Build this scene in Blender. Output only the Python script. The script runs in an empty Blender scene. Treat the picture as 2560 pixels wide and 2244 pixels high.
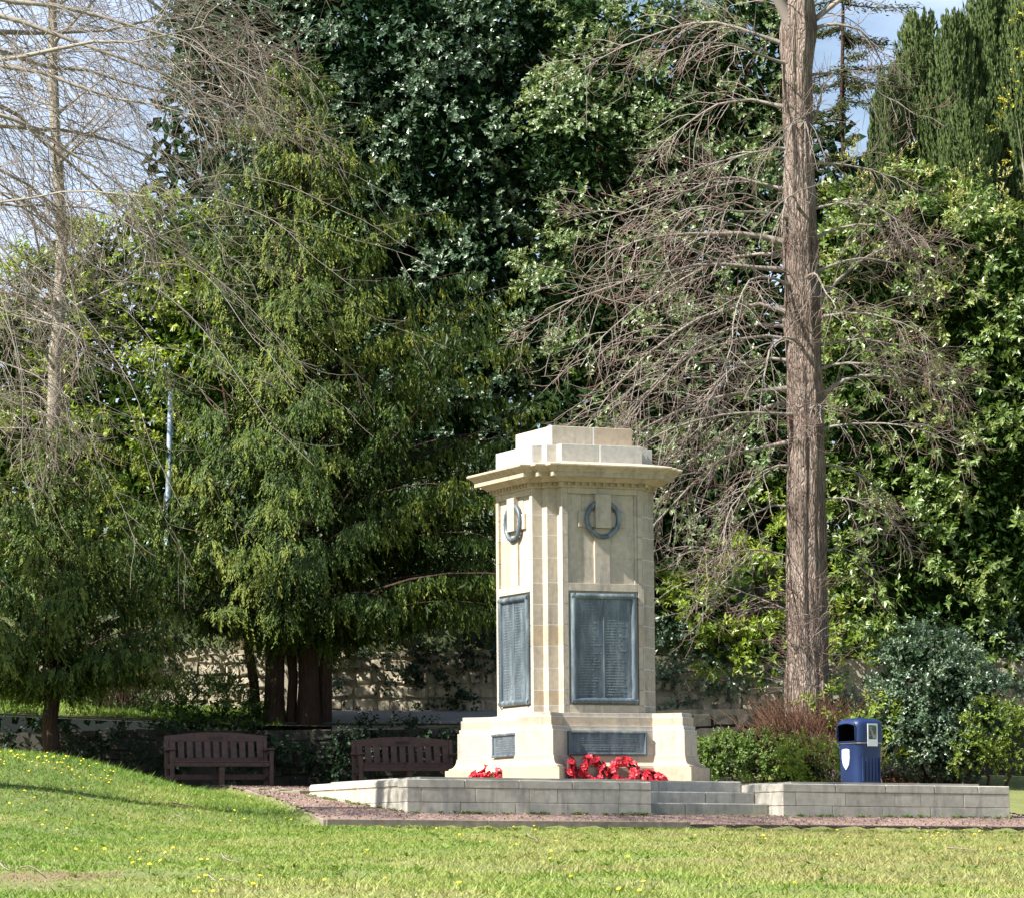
import bpy, bmesh, math, random
import numpy as np
from mathutils import Matrix, Vector

# ------------------------------------------------------------------ camera
SC = bpy.context.scene
COL = SC.collection
S = 0.77                       # metres per unit of the camera solve
TH = 0.436                     # the monument's turn about the vertical
FPX = 9621.0                   # focal length in pixels of a 2560 px wide picture
YAW, PITCH, ROLL = -0.0161, 0.1077, -0.0081
CAM = np.array([0.0, -78.1 * S, -1.5036 * S])
_f = np.array([math.sin(YAW), math.cos(YAW), 0.0]); _r = np.array([math.cos(YAW), -math.sin(YAW), 0.0]); _u = np.array([0, 0, 1.0])
FW = _f * math.cos(PITCH) + _u * math.sin(PITCH)
_U = _u * math.cos(PITCH) - _f * math.sin(PITCH)
RT = _r * math.cos(ROLL) + _U * math.sin(ROLL)
UPV = _U * math.cos(ROLL) - _r * math.sin(ROLL)
cd = bpy.data.cameras.new('camera'); cam = bpy.data.objects.new('camera', cd); COL.objects.link(cam)
cd.sensor_width = 36.0; cd.sensor_fit = 'HORIZONTAL'; cd.lens = FPX / 2560 * 36; cd.clip_start = 0.5; cd.clip_end = 3000
cam.matrix_world = Matrix(((RT[0], UPV[0], -FW[0], CAM[0]), (RT[1], UPV[1], -FW[1], CAM[1]), (RT[2], UPV[2], -FW[2], CAM[2]), (0, 0, 0, 1)))
SC.camera = cam

# ------------------------------------------------------------------ sky, sun, exposure
SUN_AZ = Vector((-0.838, -0.545)).normalized(); SUN_EL = math.radians(46)
w = bpy.data.worlds.new('World'); SC.world = w; w.use_nodes = True
nt = w.node_tree; bg = nt.nodes['Background']
sky = nt.nodes.new('ShaderNodeTexSky'); sky.sky_type = 'NISHITA'; sky.sun_disc = False
sky.sun_elevation = SUN_EL; sky.sun_rotation = math.atan2(SUN_AZ.x, SUN_AZ.y)
sky.air_density = 1.0; sky.dust_density = 1.2; sky.ozone_density = 1.2
# thin broken cloud over the blue, the same all round
tc = nt.nodes.new('ShaderNodeTexCoord'); mp = nt.nodes.new('ShaderNodeMapping'); mp.inputs['Scale'].default_value = (1, 1, 2.6); nt.links.new(tc.outputs['Generated'], mp.inputs['Vector'])
cn = nt.nodes.new('ShaderNodeTexNoise'); cn.inputs['Scale'].default_value = 5.5; cn.inputs['Detail'].default_value = 7; cn.inputs['Roughness'].default_value = .6; nt.links.new(mp.outputs[0], cn.inputs['Vector'])
cr = nt.nodes.new('ShaderNodeValToRGB'); cr.color_ramp.elements[0].position = .40; cr.color_ramp.elements[0].color = (.0, .0, .0, 1); cr.color_ramp.elements[1].position = .66; cr.color_ramp.elements[1].color = (.55, .55, .55, 1); nt.links.new(cn.outputs[0], cr.inputs[0])
mxs = nt.nodes.new('ShaderNodeMix'); mxs.data_type = 'RGBA'; nt.links.new(cr.outputs[0], mxs.inputs[0]); nt.links.new(sky.outputs[0], mxs.inputs[6]); mxs.inputs[7].default_value = (8.6, 9.8, 12.6, 1)
nt.links.new(mxs.outputs[2], bg.inputs[0]); bg.inputs[1].default_value = 0.058
ld = bpy.data.lights.new('sun', 'SUN'); ld.energy = 5.0; ld.angle = math.radians(0.55); ld.color = (1.0, 0.955, 0.885)
sun = bpy.data.objects.new('sun', ld); COL.objects.link(sun)
sd = Vector((SUN_AZ.x * math.cos(SUN_EL), SUN_AZ.y * math.cos(SUN_EL), math.sin(SUN_EL)))
sun.rotation_euler = sd.to_track_quat('Z', 'Y').to_euler(); sun.location = (-30, -30, 40)
SC.view_settings.view_transform = 'Standard'; SC.view_settings.look = 'None'
SC.view_settings.exposure = 1.42; SC.view_settings.gamma = 1.0
SC.cycles.max_bounces = 6; SC.cycles.diffuse_bounces = 3; SC.cycles.glossy_bounces = 2; SC.cycles.transmission_bounces = 3
SC.cycles.transparent_max_bounces = 4; SC.cycles.caustics_reflective = False; SC.cycles.caustics_refractive = False

RNG = np.random.default_rng(7); random.seed(7)
CT, ST = math.cos(TH), math.sin(TH)

def P(xd, yd, Y):
    """point at depth Y seen at a pixel of the 2044 px wide view"""
    px, py = xd * 2560 / 2044, yd * 2244 / 1792
    d = FW + RT * (px - 1280) / FPX + UPV * (1122 - py) / FPX
    return CAM + d * (Y - CAM[1]) / d[1]
def ZP(xd, yd, z):
    px, py = xd * 2560 / 2044, yd * 2244 / 1792
    d = FW + RT * (px - 1280) / FPX + UPV * (1122 - py) / FPX
    return CAM + d * (z - CAM[2]) / d[2]
def uv2w(u, v): return u * CT - v * ST, u * ST + v * CT
def w2uv(x, y): return x * CT + y * ST, -x * ST + y * CT
def PV(xd, yd, v):
    """the same, on the plane at monument depth v, returned in (u, v, z)"""
    a = P(xd, yd, 0.0); d = a - CAM
    va, vc = -a[0] * ST + a[1] * CT, -CAM[0] * ST + CAM[1] * CT
    q = CAM + d * (v - vc) / (va - vc)
    return q[0] * CT + q[1] * ST, v, q[2]

# ------------------------------------------------------------------ materials
def mat(name):
    m = bpy.data.materials.new(name); m.use_nodes = True
    t = m.node_tree
    return m, t, t.nodes['Principled BSDF']
def nd(t, typ, **kw):
    n = t.nodes.new(typ)
    for k, v in kw.items(): setattr(n, k, v)
    return n
def ramp(t, src, stops):
    r = nd(t, 'ShaderNodeValToRGB'); t.links.new(src, r.inputs[0])
    el = r.color_ramp.elements
    el[0].position, el[0].color = stops[0][0], (*stops[0][1], 1)
    el[1].position, el[1].color = stops[-1][0], (*stops[-1][1], 1)
    for p_, c in stops[1:-1]:
        e = el.new(p_); e.color = (*c, 1)
    return r.outputs[0]
def noise(t, vec, scale, detail=4, rough=.55):
    n = nd(t, 'ShaderNodeTexNoise'); n.inputs['Scale'].default_value = scale; n.inputs['Detail'].default_value = detail; n.inputs['Roughness'].default_value = rough
    if vec: t.links.new(vec, n.inputs['Vector'])
    return n.outputs[0]
def geo_pos(t): return nd(t, 'ShaderNodeNewGeometry').outputs['Position']
def mapping(t, vec, scale, loc=None):
    m = nd(t, 'ShaderNodeMapping'); m.inputs['Scale'].default_value = scale
    t.links.new(vec, m.inputs['Vector'])
    return m.outputs[0]
def mix(t, fac, a, b, mode='MIX'):
    n = nd(t, 'ShaderNodeMix'); n.data_type = 'RGBA'; n.blend_type = mode
    def put(i, x):
        if isinstance(x, (int, float)): n.inputs[i].default_value = x
        elif isinstance(x, tuple): n.inputs[i].default_value = (*x, 1)
        else: t.links.new(x, n.inputs[i])
    put(0, fac); put(6, a); put(7, b)
    return n.outputs[2]
def math_(t, op, a, b=None):
    n = nd(t, 'ShaderNodeMath', operation=op)
    for i, x in enumerate((a, b)):
        if x is None: continue
        if isinstance(x, (int, float)): n.inputs[i].default_value = x
        else: t.links.new(x, n.inputs[i])
    return n.outputs[0]
def bump(t, h, dist, strength=.5):
    b = nd(t, 'ShaderNodeBump'); b.inputs['Strength'].default_value = strength; b.inputs['Distance'].default_value = dist
    t.links.new(h, b.inputs['Height']); return b.outputs[0]
def rnd_obj(t): return nd(t, 'ShaderNodeObjectInfo').outputs['Random']

def stone_mat(name, ca, cb, cc, stain, stain_amt=.5, rough=.85, odd=None):
    m, t, b = mat(name); pos = geo_pos(t)
    n1 = noise(t, pos, 2.3, 5); n2 = noise(t, pos, 14, 4); n3 = noise(t, mapping(t, pos, (5, 5, .8)), 1.4, 5, .65)
    c = ramp(t, n1, [(.3, ca), (.52, cb), (.72, cc)])
    r = rnd_obj(t)
    c = mix(t, .55, c, ramp(t, r, [(0, ca), (.5, cb), (1, cc)] if odd is None else [(0, ca), (.25, cc), (.5, cb), (.75, cc), (.86, cb), (.93, odd), (1, odd)]))
    c = mix(t, math_(t, 'MULTIPLY', ramp(t, n3, [(.5, (0, 0, 0)), (.72, (1, 1, 1))]), stain_amt), c, stain)
    c = mix(t, .28, c, ramp(t, n2, [(.25, (.25, .25, .25)), (.75, (.78, .78, .78))]), 'OVERLAY')
    t.links.new(c, b.inputs['Base Color']); b.inputs['Roughness'].default_value = rough
    t.links.new(bump(t, noise(t, pos, 45, 5, .7), .006, .5), b.inputs['Normal'])
    b.inputs['Specular IOR Level'].default_value = .25
    return m
M = {}
M['sand'] = stone_mat('buff_sandstone', (.36, .32, .265), (.44, .385, .31), (.49, .43, .34), (.26, .24, .215), .8, odd=(.43, .32, .205))
M['cornice'] = stone_mat('weathered_cornice_stone', (.36, .29, .20), (.42, .345, .245), (.47, .40, .30), (.22, .18, .13), .7)
M['attic'] = stone_mat('grey_sandstone', (.41, .40, .375), (.46, .445, .41), (.50, .47, .41), (.30, .30, .30), .5)
M['wall'] = stone_mat('weathered_wall_stone', (.38, .355, .295), (.45, .42, .355), (.50, .465, .385), (.23, .22, .19), .8)
M['step'] = stone_mat('step_stone', (.30, .29, .25), (.36, .34, .295), (.40, .38, .33), (.17, .165, .15), .75)
M['rubble'] = stone_mat('rubble_stone', (.33, .29, .215), (.41, .36, .26), (.48, .42, .31), (.13, .12, .09), .9)
M['darkwall'] = stone_mat('shade_dark_rubble', (.03, .03, .025), (.045, .042, .033), (.065, .06, .047), (.02, .022, .016), .7)  # stone darkened: the yew's shade on the low wall is in its colour
M['kerb'] = stone_mat('dimmed_mossy_kerb_stone', (.12, .115, .075), (.16, .15, .10), (.20, .185, .13), (.07, .075, .04), .8)  # mossy stone, its colour darkened to take the sunlight off the kerb
M['mortar'] = stone_mat('pale_mortar', (.46, .44, .41), (.5, .48, .45), (.54, .52, .49), (.4, .38, .35), .3)
M['mud'] = stone_mat('wall_mortar', (.27, .235, .175), (.32, .28, .205), (.37, .33, .25), (.15, .14, .11), .7)

def simple(name, col, rough=.6, metallic=0., spec=.5, var=.15, scale=8, bscale=None, bdist=.004):
    m, t, b = mat(name); pos = geo_pos(t)
    n = noise(t, pos, scale, 4)
    lo = tuple(c * (1 - var) for c in col); hi = tuple(min(1, c * (1 + var)) for c in col)
    t.links.new(ramp(t, n, [(.3, lo), (.7, hi)]), b.inputs['Base Color'])
    b.inputs['Roughness'].default_value = rough; b.inputs['Metallic'].default_value = metallic; b.inputs['Specular IOR Level'].default_value = spec
    if bscale: t.links.new(bump(t, noise(t, pos, bscale, 4), bdist, .6), b.inputs['Normal'])
    return m
m, t, b = mat('patinated_bronze'); pos = geo_pos(t)
c = ramp(t, noise(t, mapping(t, pos, (4, 4, .7)), 1.6, 5, .7), [(.32, (.048, .064, .08)), (.5, (.095, .123, .145)), (.68, (.225, .275, .29))])
t.links.new(c, b.inputs['Base Color']); b.inputs['Metallic'].default_value = .25; b.inputs['Roughness'].default_value = .48
t.links.new(bump(t, noise(t, pos, 60, 3), .003, .5), b.inputs['Normal']); M['bronze'] = m
M['letter'] = simple('worn_raised_lettering', (.19, .22, .235), .45, .2, var=.35, scale=5)
M['whitejoint'] = simple('white_pointing', (.78, .78, .77), .6, var=.05)
M['paleline'] = simple('white_joint_and_lit_line', (.62, .60, .57), .6, var=.08)  # pale shaft joints, and lit ledge lines painted on the base
M['benchwood'] = simple('brown_stained_timber', (.085, .042, .031), .55, var=.3, scale=14, bscale=40)
M['plate'] = simple('dull_nameplate', (.035, .03, .03), .4, .3)
M['binblue'] = simple('blue_plastic', (.007, .025, .095), .48, var=.16, scale=5)
M['binhole'] = simple('bin_inside', (.006, .006, .008), 1., spec=0.)  # near black without shine: the mouth's inner shade is in the colour
M['white'] = simple('white_vinyl', (.78, .78, .80), .5, var=.04)
M['strap'] = simple('steel_band', (.45, .38, .32), .4, .6)
M['timber'] = simple('weathered_edging_timber', (.20, .165, .125), .8, var=.35, scale=6, bscale=50)
M['timberdark'] = simple('dark_edging_timber', (.075, .055, .042), .8, var=.35, scale=6, bscale=50)  # darker brown timber for the right-hand boards
M['pole'] = simple('pale_blue_grey_paint', (.33, .42, .53), .5, .2, var=.08)
M['lamp'] = simple('lantern_glass', (.6, .62, .62), .2)
M['asphalt'] = simple('pale_worn_tarmac', (.22, .215, .21), .9, var=.2, scale=9, bscale=60)
M['paving'] = simple('paving_slab', (.33, .315, .27), .85, var=.2, scale=3)
M['ribbon'] = simple('dark_wreath_backing', (.06, .006, .01), .7)
M['card'] = simple('white_card', (.8, .8, .79), .6, var=.03)
M['black'] = simple('poppy_eye', (.012, .012, .012), .6)
M['cream'] = simple('cream_petals', (.75, .66, .45), .6, var=.2, scale=30)
M['yellow'] = simple('dandelion_yellow', (.80, .56, .015), .7, var=.1, scale=20)
M['stalk'] = simple('flower_stalk', (.12, .2, .05), .7)
def poppy_mat():
    m, t, b = mat('red_poppy_cloth')
    c = ramp(t, rnd_obj(t), [(0, (.42, .008, .02)), (.5, (.60, .014, .028)), (1, (.72, .035, .05))])
    t.links.new(c, b.inputs['Base Color']); b.inputs['Roughness'].default_value = .5
    return m
M['poppy'] = poppy_mat()
def poster_mat():
    m, t, b = mat('printed_poster'); tc = nd(t, 'ShaderNodeTexCoord').outputs['Object']
    v = nd(t, 'ShaderNodeTexVoronoi'); v.inputs['Scale'].default_value = 24; t.links.new(tc, v.inputs['Vector'])
    h = nd(t, 'ShaderNodeSeparateColor'); t.links.new(v.outputs['Color'], h.inputs[0])
    c = ramp(t, h.outputs[0], [(.0, (.03, .04, .06)), (.4, (.05, .16, .06)), (.6, (.07, .05, .07)), (.8, (.35, .28, .25)), (1, (.12, .3, .12))])
    t.links.new(c, b.inputs['Base Color']); b.inputs['Roughness'].default_value = .35
    return m
M['poster'] = poster_mat()

def bark_mat(name, a, bcol, ccol, scale=1., bd=.02):
    m, t, b = mat(name); pos = geo_pos(t)
    n0 = noise(t, pos, 2.5, 3)
    wv = nd(t, 'ShaderNodeVectorMath', operation='ADD'); t.links.new(mapping(t, pos, (8, 8, .55)), wv.inputs[0])
    nv = nd(t, 'ShaderNodeTexNoise'); nv.inputs['Scale'].default_value = 3.; t.links.new(pos, nv.inputs['Vector'])
    sv = nd(t, 'ShaderNodeVectorMath', operation='SCALE'); sv.inputs[3].default_value = .9; t.links.new(nv.outputs[1], sv.inputs[0]); t.links.new(sv.outputs[0], wv.inputs[1])
    vo = nd(t, 'ShaderNodeTexVoronoi', feature='DISTANCE_TO_EDGE'); vo.inputs['Scale'].default_value = 2.6 * scale; t.links.new(wv.outputs[0], vo.inputs['Vector'])
    crack = ramp(t, vo.outputs[0], [(0., (0, 0, 0)), (.12, (.7, .7, .7)), (.4, (1, 1, 1))])
    n1 = noise(t, mapping(t, pos, (14, 14, 3)), 1.4 * scale, 6, .7)
    c = mix(t, .55, ramp(t, n1, [(.34, a), (.5, bcol), (.66, ccol)]), ramp(t, noise(t, pos, 1.3, 5, .65), [(.38, a), (.5, bcol), (.62, ccol)]))
    c = mix(t, .2, c, crack, 'MULTIPLY')
    t.links.new(c, b.inputs['Base Color']); b.inputs['Roughness'].default_value = .9; b.inputs['Specular IOR Level'].default_value = .2
    hh = math_(t, 'ADD', math_(t, 'MULTIPLY', n1, .5), crack)
    t.links.new(bump(t, hh, bd, .9), b.inputs['Normal'])
    return m
M['bark'] = bark_mat('grey_brown_bark', (.11, .082, .066), (.215, .166, .136), (.36, .29, .243), 1.1, .04)
M['palebark'] = bark_mat('pale_smooth_bark', (.20, .17, .13), (.30, .265, .21), (.40, .36, .30), .6, .01)
M['yewbark'] = bark_mat('dark_red_yew_bark', (.035, .022, .017), (.06, .036, .026), (.09, .055, .04))
M['dead'] = simple('dead_brown_stem', (.14, .068, .038), .85, var=.45, scale=5)
M['stick'] = simple('grey_dead_stick', (.24, .19, .15), .85, var=.3)
def twig_mat(name, old, young):
    m, t, b = mat(name); a = nd(t, 'ShaderNodeAttribute'); a.attribute_name = 'tint'
    c = ramp(t, a.outputs['Fac'], [(0, old), (.45, tuple(x * .9 for x in old)), (1, young)])
    t.links.new(c, b.inputs['Base Color']); b.inputs['Roughness'].default_value = .75; b.inputs['Specular IOR Level'].default_value = .3
    return m
M['twig'] = twig_mat('bare_twig', (.235, .205, .175), (.19, .10, .075))
M['twig2'] = twig_mat('bare_grey_twig', (.27, .24, .205), (.21, .145, .115))

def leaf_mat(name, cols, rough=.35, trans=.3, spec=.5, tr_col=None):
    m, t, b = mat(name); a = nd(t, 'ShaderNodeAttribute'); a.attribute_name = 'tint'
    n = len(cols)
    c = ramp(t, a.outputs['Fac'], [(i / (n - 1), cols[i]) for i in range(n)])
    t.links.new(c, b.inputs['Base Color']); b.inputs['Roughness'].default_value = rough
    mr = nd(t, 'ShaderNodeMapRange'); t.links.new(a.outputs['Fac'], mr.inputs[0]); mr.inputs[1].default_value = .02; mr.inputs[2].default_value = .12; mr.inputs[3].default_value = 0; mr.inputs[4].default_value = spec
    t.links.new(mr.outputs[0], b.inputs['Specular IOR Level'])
    tr = nd(t, 'ShaderNodeBsdfTranslucent')
    t.links.new(mix(t, 1., c, tr_col or (1.0, 1.0, .45), 'MULTIPLY'), tr.inputs[0])
    mx = nd(t, 'ShaderNodeMixShader'); mx.inputs[0].default_value = trans
    t.links.new(b.outputs[0], mx.inputs[1]); t.links.new(tr.outputs[0], mx.inputs[2])
    t.links.new(mx.outputs[0], t.nodes['Material Output'].inputs[0])
    return m
M['holly'] = leaf_mat('glossy_dark_holly', [(.016, .036, .016), (.06, .115, .056), (.095, .16, .078), (.16, .22, .12)], .42, .15, .95)
M['holly2'] = leaf_mat('glossy_mid_holly', [(.024, .05, .018), (.14, .215, .08), (.20, .28, .11), (.34, .37, .20)], .42, .3, .9)
M['laurel'] = leaf_mat('laurel_leaf', [(.025, .052, .013), (.125, .205, .045), (.19, .27, .06), (.33, .37, .12)], .40, .35, .8)
M['laurelb'] = leaf_mat('bright_laurel_leaf', [(.04, .08, .013), (.23, .33, .045), (.32, .41, .055), (.44, .48, .09)], .42, .45, .7)
M['spike'] = leaf_mat('pale_flower_spikes', [(.30, .31, .11), (.44, .43, .19), (.55, .53, .28)], .6, .3, .3)
M['yew'] = leaf_mat('yew_needles', [(.012, .025, .006), (.045, .085, .013), (.105, .16, .022), (.22, .245, .038)], .55, .24, .3)
M['yewgold'] = leaf_mat('golden_yew_needles', [(.05, .06, .012), (.09, .09, .015), (.14, .12, .02), (.20, .15, .03)], .5, .22, .4)
M['yew2'] = leaf_mat('green_yew_needles', [(.02, .04, .01), (.065, .11, .02), (.12, .17, .03), (.20, .23, .045)], .55, .22, .3)
M['cypress'] = leaf_mat('cypress_scale', [(.025, .045, .018), (.07, .11, .035), (.11, .155, .048), (.15, .19, .065)], .6, .2, .3)
M['box'] = leaf_mat('box_leaf', [(.03, .06, .012), (.09, .165, .025), (.14, .22, .04), (.20, .27, .06)], .42, .3, .5)
M['ivy'] = leaf_mat('ivy_leaf', [(.010, .024, .009), (.018, .04, .016), (.03, .06, .025)], .5, .12, .35)
M['ybush'] = leaf_mat('yellow_green_leaf', [(.04, .07, .012), (.18, .25, .035), (.26, .32, .05)], .42, .35, .5)
M['blossom'] = leaf_mat('yellow_blossom', [(.35, .34, .04), (.5, .46, .06), (.6, .55, .1)], .6, .35, .3)
M['fern'] = leaf_mat('prostrate_conifer', [(.03, .07, .012), (.055, .11, .018), (.09, .15, .025)], .5, .25, .4)
M['larch'] = leaf_mat('thin_conifer', [(.04, .06, .02), (.07, .09, .03), (.1, .12, .04)], .6, .2, .3)
M['weed'] = leaf_mat('weed_leaf', [(.10, .17, .03), (.16, .25, .05), (.22, .31, .08)], .45, .3, .4)
M['litter'] = leaf_mat('leaf_litter', [(.10, .05, .025), (.17, .085, .045), (.25, .15, .09)], .8, .1, .2)

WORN = (-3.6, -32.4)
def worn_mask(t, pos):
    sx = nd(t, 'ShaderNodeVectorMath', operation='SUBTRACT'); t.links.new(pos, sx.inputs[0]); sx.inputs[1].default_value = (WORN[0], WORN[1], 0)
    sc = nd(t, 'ShaderNodeVectorMath', operation='MULTIPLY'); t.links.new(sx.outputs[0], sc.inputs[0]); sc.inputs[1].default_value = (.62, .28, 0)
    ln = nd(t, 'ShaderNodeVectorMath', operation='LENGTH'); t.links.new(sc.outputs[0], ln.inputs[0])
    v_ = math_(t, 'ADD', ln.outputs['Value'], math_(t, 'MULTIPLY', noise(t, pos, 2.4, 5, .7), 1.3))
    return ramp(t, v_, [(.75, (1, 1, 1)), (1.25, (0, 0, 0))])
def grass_mats():
    m, t, b = mat('lawn_blades'); a = nd(t, 'ShaderNodeAttribute'); a.attribute_name = 'tint'; pos = geo_pos(t)
    n = noise(t, pos, .45, 5, .68); n2 = noise(t, pos, 2.6, 4, .7)
    k = math_(t, 'ADD', math_(t, 'MULTIPLY', n, .75), math_(t, 'MULTIPLY', n2, .25))
    xs = nd(t, 'ShaderNodeSeparateXYZ'); t.links.new(pos, xs.inputs[0])
    right = nd(t, 'ShaderNodeMapRange'); t.links.new(xs.outputs[0], right.inputs[0])
    right.inputs[1].default_value = -7; right.inputs[2].default_value = 4; right.inputs[3].default_value = -.10; right.inputs[4].default_value = .11
    k = math_(t, 'ADD', k, right.outputs[0])
    base = ramp(t, k, [(.36, (.075, .18, .018)), (.44, (.15, .26, .03)), (.51, (.28, .33, .07)), (.57, (.42, .39, .15)), (.62, (.30, .23, .10)), (.68, (.44, .38, .17))])
    c = mix(t, .38, base, ramp(t, a.outputs['Fac'], [(0, (.09, .17, .018)), (.5, (.20, .28, .05)), (.85, (.32, .33, .10)), (1, (.48, .42, .24))]))
    c = mix(t, math_(t, 'MULTIPLY', worn_mask(t, pos), .7), c, (.24, .17, .085))
    t.links.new(c, b.inputs['Base Color']); b.inputs['Roughness'].default_value = .55; b.inputs['Specular IOR Level'].default_value = .3
    tr = nd(t, 'ShaderNodeBsdfTranslucent'); t.links.new(c, tr.inputs[0])
    mx = nd(t, 'ShaderNodeMixShader'); mx.inputs[0].default_value = .3
    t.links.new(b.outputs[0], mx.inputs[1]); t.links.new(tr.outputs[0], mx.inputs[2]); t.links.new(mx.outputs[0], t.nodes['Material Output'].inputs[0])
    M['blade'] = m
    m, t, b = mat('turf_ground'); pos = geo_pos(t)
    c = mix(t, .5, ramp(t, noise(t, pos, .55, 4, .6), [(.35, (.08, .13, .02)), (.6, (.17, .18, .05))]), ramp(t, noise(t, pos, 9, 4), [(.3, (.07, .10, .02)), (.6, (.15, .15, .05)), (.75, (.2, .15, .08))]))
    c = mix(t, math_(t, 'MULTIPLY', worn_mask(t, pos), .85), c, (.17, .11, .065))
    t.links.new(c, b.inputs['Base Color']); b.inputs['Roughness'].default_value = .95
    t.links.new(bump(t, noise(t, pos, 25, 4), .03, .6), b.inputs['Normal']); M['turf'] = m
    m, t, b = mat('dark_earth'); pos = geo_pos(t)  # mottled dark green and brown earth
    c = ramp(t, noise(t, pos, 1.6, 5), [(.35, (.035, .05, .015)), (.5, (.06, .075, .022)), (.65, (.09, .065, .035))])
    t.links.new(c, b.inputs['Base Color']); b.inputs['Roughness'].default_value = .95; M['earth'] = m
    m, t, b = mat('pink_gravel'); pos = geo_pos(t)
    v = nd(t, 'ShaderNodeTexVoronoi'); v.inputs['Scale'].default_value = 42; t.links.new(pos, v.inputs['Vector'])
    h = nd(t, 'ShaderNodeSeparateColor'); t.links.new(v.outputs['Color'], h.inputs[0])
    c = ramp(t, h.outputs[0], [(0, (.12, .072, .056)), (.4, (.20, .125, .097)), (.7, (.27, .185, .15)), (1, (.37, .285, .24))])
    c = mix(t, math_(t, 'MULTIPLY', ramp(t, noise(t, pos, 1.4, 4), [(.48, (0, 0, 0)), (.65, (1, 1, 1))]), .45), c, (.14, .09, .06))
    t.links.new(c, b.inputs['Base Color']); b.inputs['Roughness'].default_value = .85
    t.links.new(bump(t, v.outputs['Distance'], .015, .8), b.inputs['Normal']); M['gravel'] = m
    m, t, b = mat('gravel_chip')
    a = nd(t, 'ShaderNodeAttribute'); a.attribute_name = 'tint'
    t.links.new(ramp(t, a.outputs['Fac'], [(0, (.12, .072, .056)), (.5, (.23, .148, .118)), (1, (.40, .315, .27))]), b.inputs['Base Color']); b.inputs['Roughness'].default_value = .8; M['chip'] = m
grass_mats()

# ------------------------------------------------------------------ object helpers
def tag(o, label=None, cat=None, group=None, kind=None):
    if label: o['label'] = label
    if cat: o['category'] = cat
    if group: o['group'] = group
    if kind: o['kind'] = kind
    return o
def empty(name, loc=(0, 0, 0), rz=0.0):
    o = bpy.data.objects.new(name, None); COL.objects.link(o); o.location = loc; o.rotation_euler = (0, 0, rz); o.empty_display_size = .2
    return o
def link_mesh(name, me, parent=None, loc=None, rot=None, scale=None):
    o = bpy.data.objects.new(name, me); COL.objects.link(o)
    if parent: o.parent = parent
    if loc is not None: o.location = loc
    if rot is not None: o.rotation_euler = rot
    if scale is not None: o.scale = scale
    return o
def bm_obj(name, bm, m, parent=None, smooth=False, **kw):
    bmesh.ops.recalc_face_normals(bm, faces=bm.faces[:])
    me = bpy.data.meshes.new(name); bm.to_mesh(me); bm.free()
    for x in (m if isinstance(m, (list, tuple)) else [m]): me.materials.append(x)
    if smooth: me.polygons.foreach_set('use_smooth', [True] * len(me.polygons))
    return link_mesh(name, me, parent, **kw)
def box_bm(x0, x1, y0, y1, z0, z1, bev=0.0, seg=1, bm=None):
    own = bmesh.new()
    vs = [own.verts.new(p_) for p_ in ((x0, y0, z0), (x1, y0, z0), (x1, y1, z0), (x0, y1, z0), (x0, y0, z1), (x1, y0, z1), (x1, y1, z1), (x0, y1, z1))]
    for f in ((0, 3, 2, 1), (4, 5, 6, 7), (0, 1, 5, 4), (1, 2, 6, 5), (2, 3, 7, 6), (3, 0, 4, 7)): own.faces.new([vs[i] for i in f])
    if bev: bmesh.ops.bevel(own, geom=own.edges[:], offset=bev, segments=seg, affect='EDGES')
    if bm is None: return own
    me = bpy.data.meshes.new('tmp'); own.to_mesh(me); own.free(); bm.from_mesh(me); bpy.data.meshes.remove(me)
    return bm
def box(name, x0, x1, y0, y1, z0, z1, m, parent=None, bev=.004, seg=1, **kw):
    return bm_obj(name, box_bm(x0, x1, y0, y1, z0, z1, bev, seg), m, parent, **kw)
def rings_bm(rings, cap=True):
    """loft closed rings of equal vertex count"""
    bm = bmesh.new(); R = [[bm.verts.new(p_) for p_ in r] for r in rings]
    n = len(R[0])
    for a, b_ in zip(R, R[1:]):
        for i in range(n):
            j = (i + 1) % n
            bm.faces.new((a[i], a[j], b_[j], b_[i]))
    if cap:
        bm.faces.new(R[0][::-1]); bm.faces.new(R[-1])
    return bm
def np_mesh(name, verts, tris, m, parent=None, tint=None, smooth=False, quads=False):
    k = 4 if quads else 3
    me = bpy.data.meshes.new(name); nv, nf = len(verts), len(tris)
    me.vertices.add(nv); me.loops.add(nf * k); me.polygons.add(nf)
    me.vertices.foreach_set('co', np.ascontiguousarray(verts, dtype=np.float32).ravel())
    me.loops.foreach_set('vertex_index', np.ascontiguousarray(tris, dtype=np.int32).ravel())
    me.polygons.foreach_set('loop_start', np.arange(0, nf * k, k, dtype=np.int32))
    me.polygons.foreach_set('use_smooth', np.full(nf, smooth))
    if tint is not None:
        a = me.attributes.new('tint', 'FLOAT', 'FACE'); a.data.foreach_set('value', np.ascontiguousarray(tint, dtype=np.float32))
    me.update(calc_edges=True); me.materials.append(m)
    return link_mesh(name, me, parent)
def nrm(a): return a / np.maximum(np.linalg.norm(a, axis=-1, keepdims=True), 1e-9)
def rsph(n): return nrm(RNG.normal(size=(n, 3)))
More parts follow.
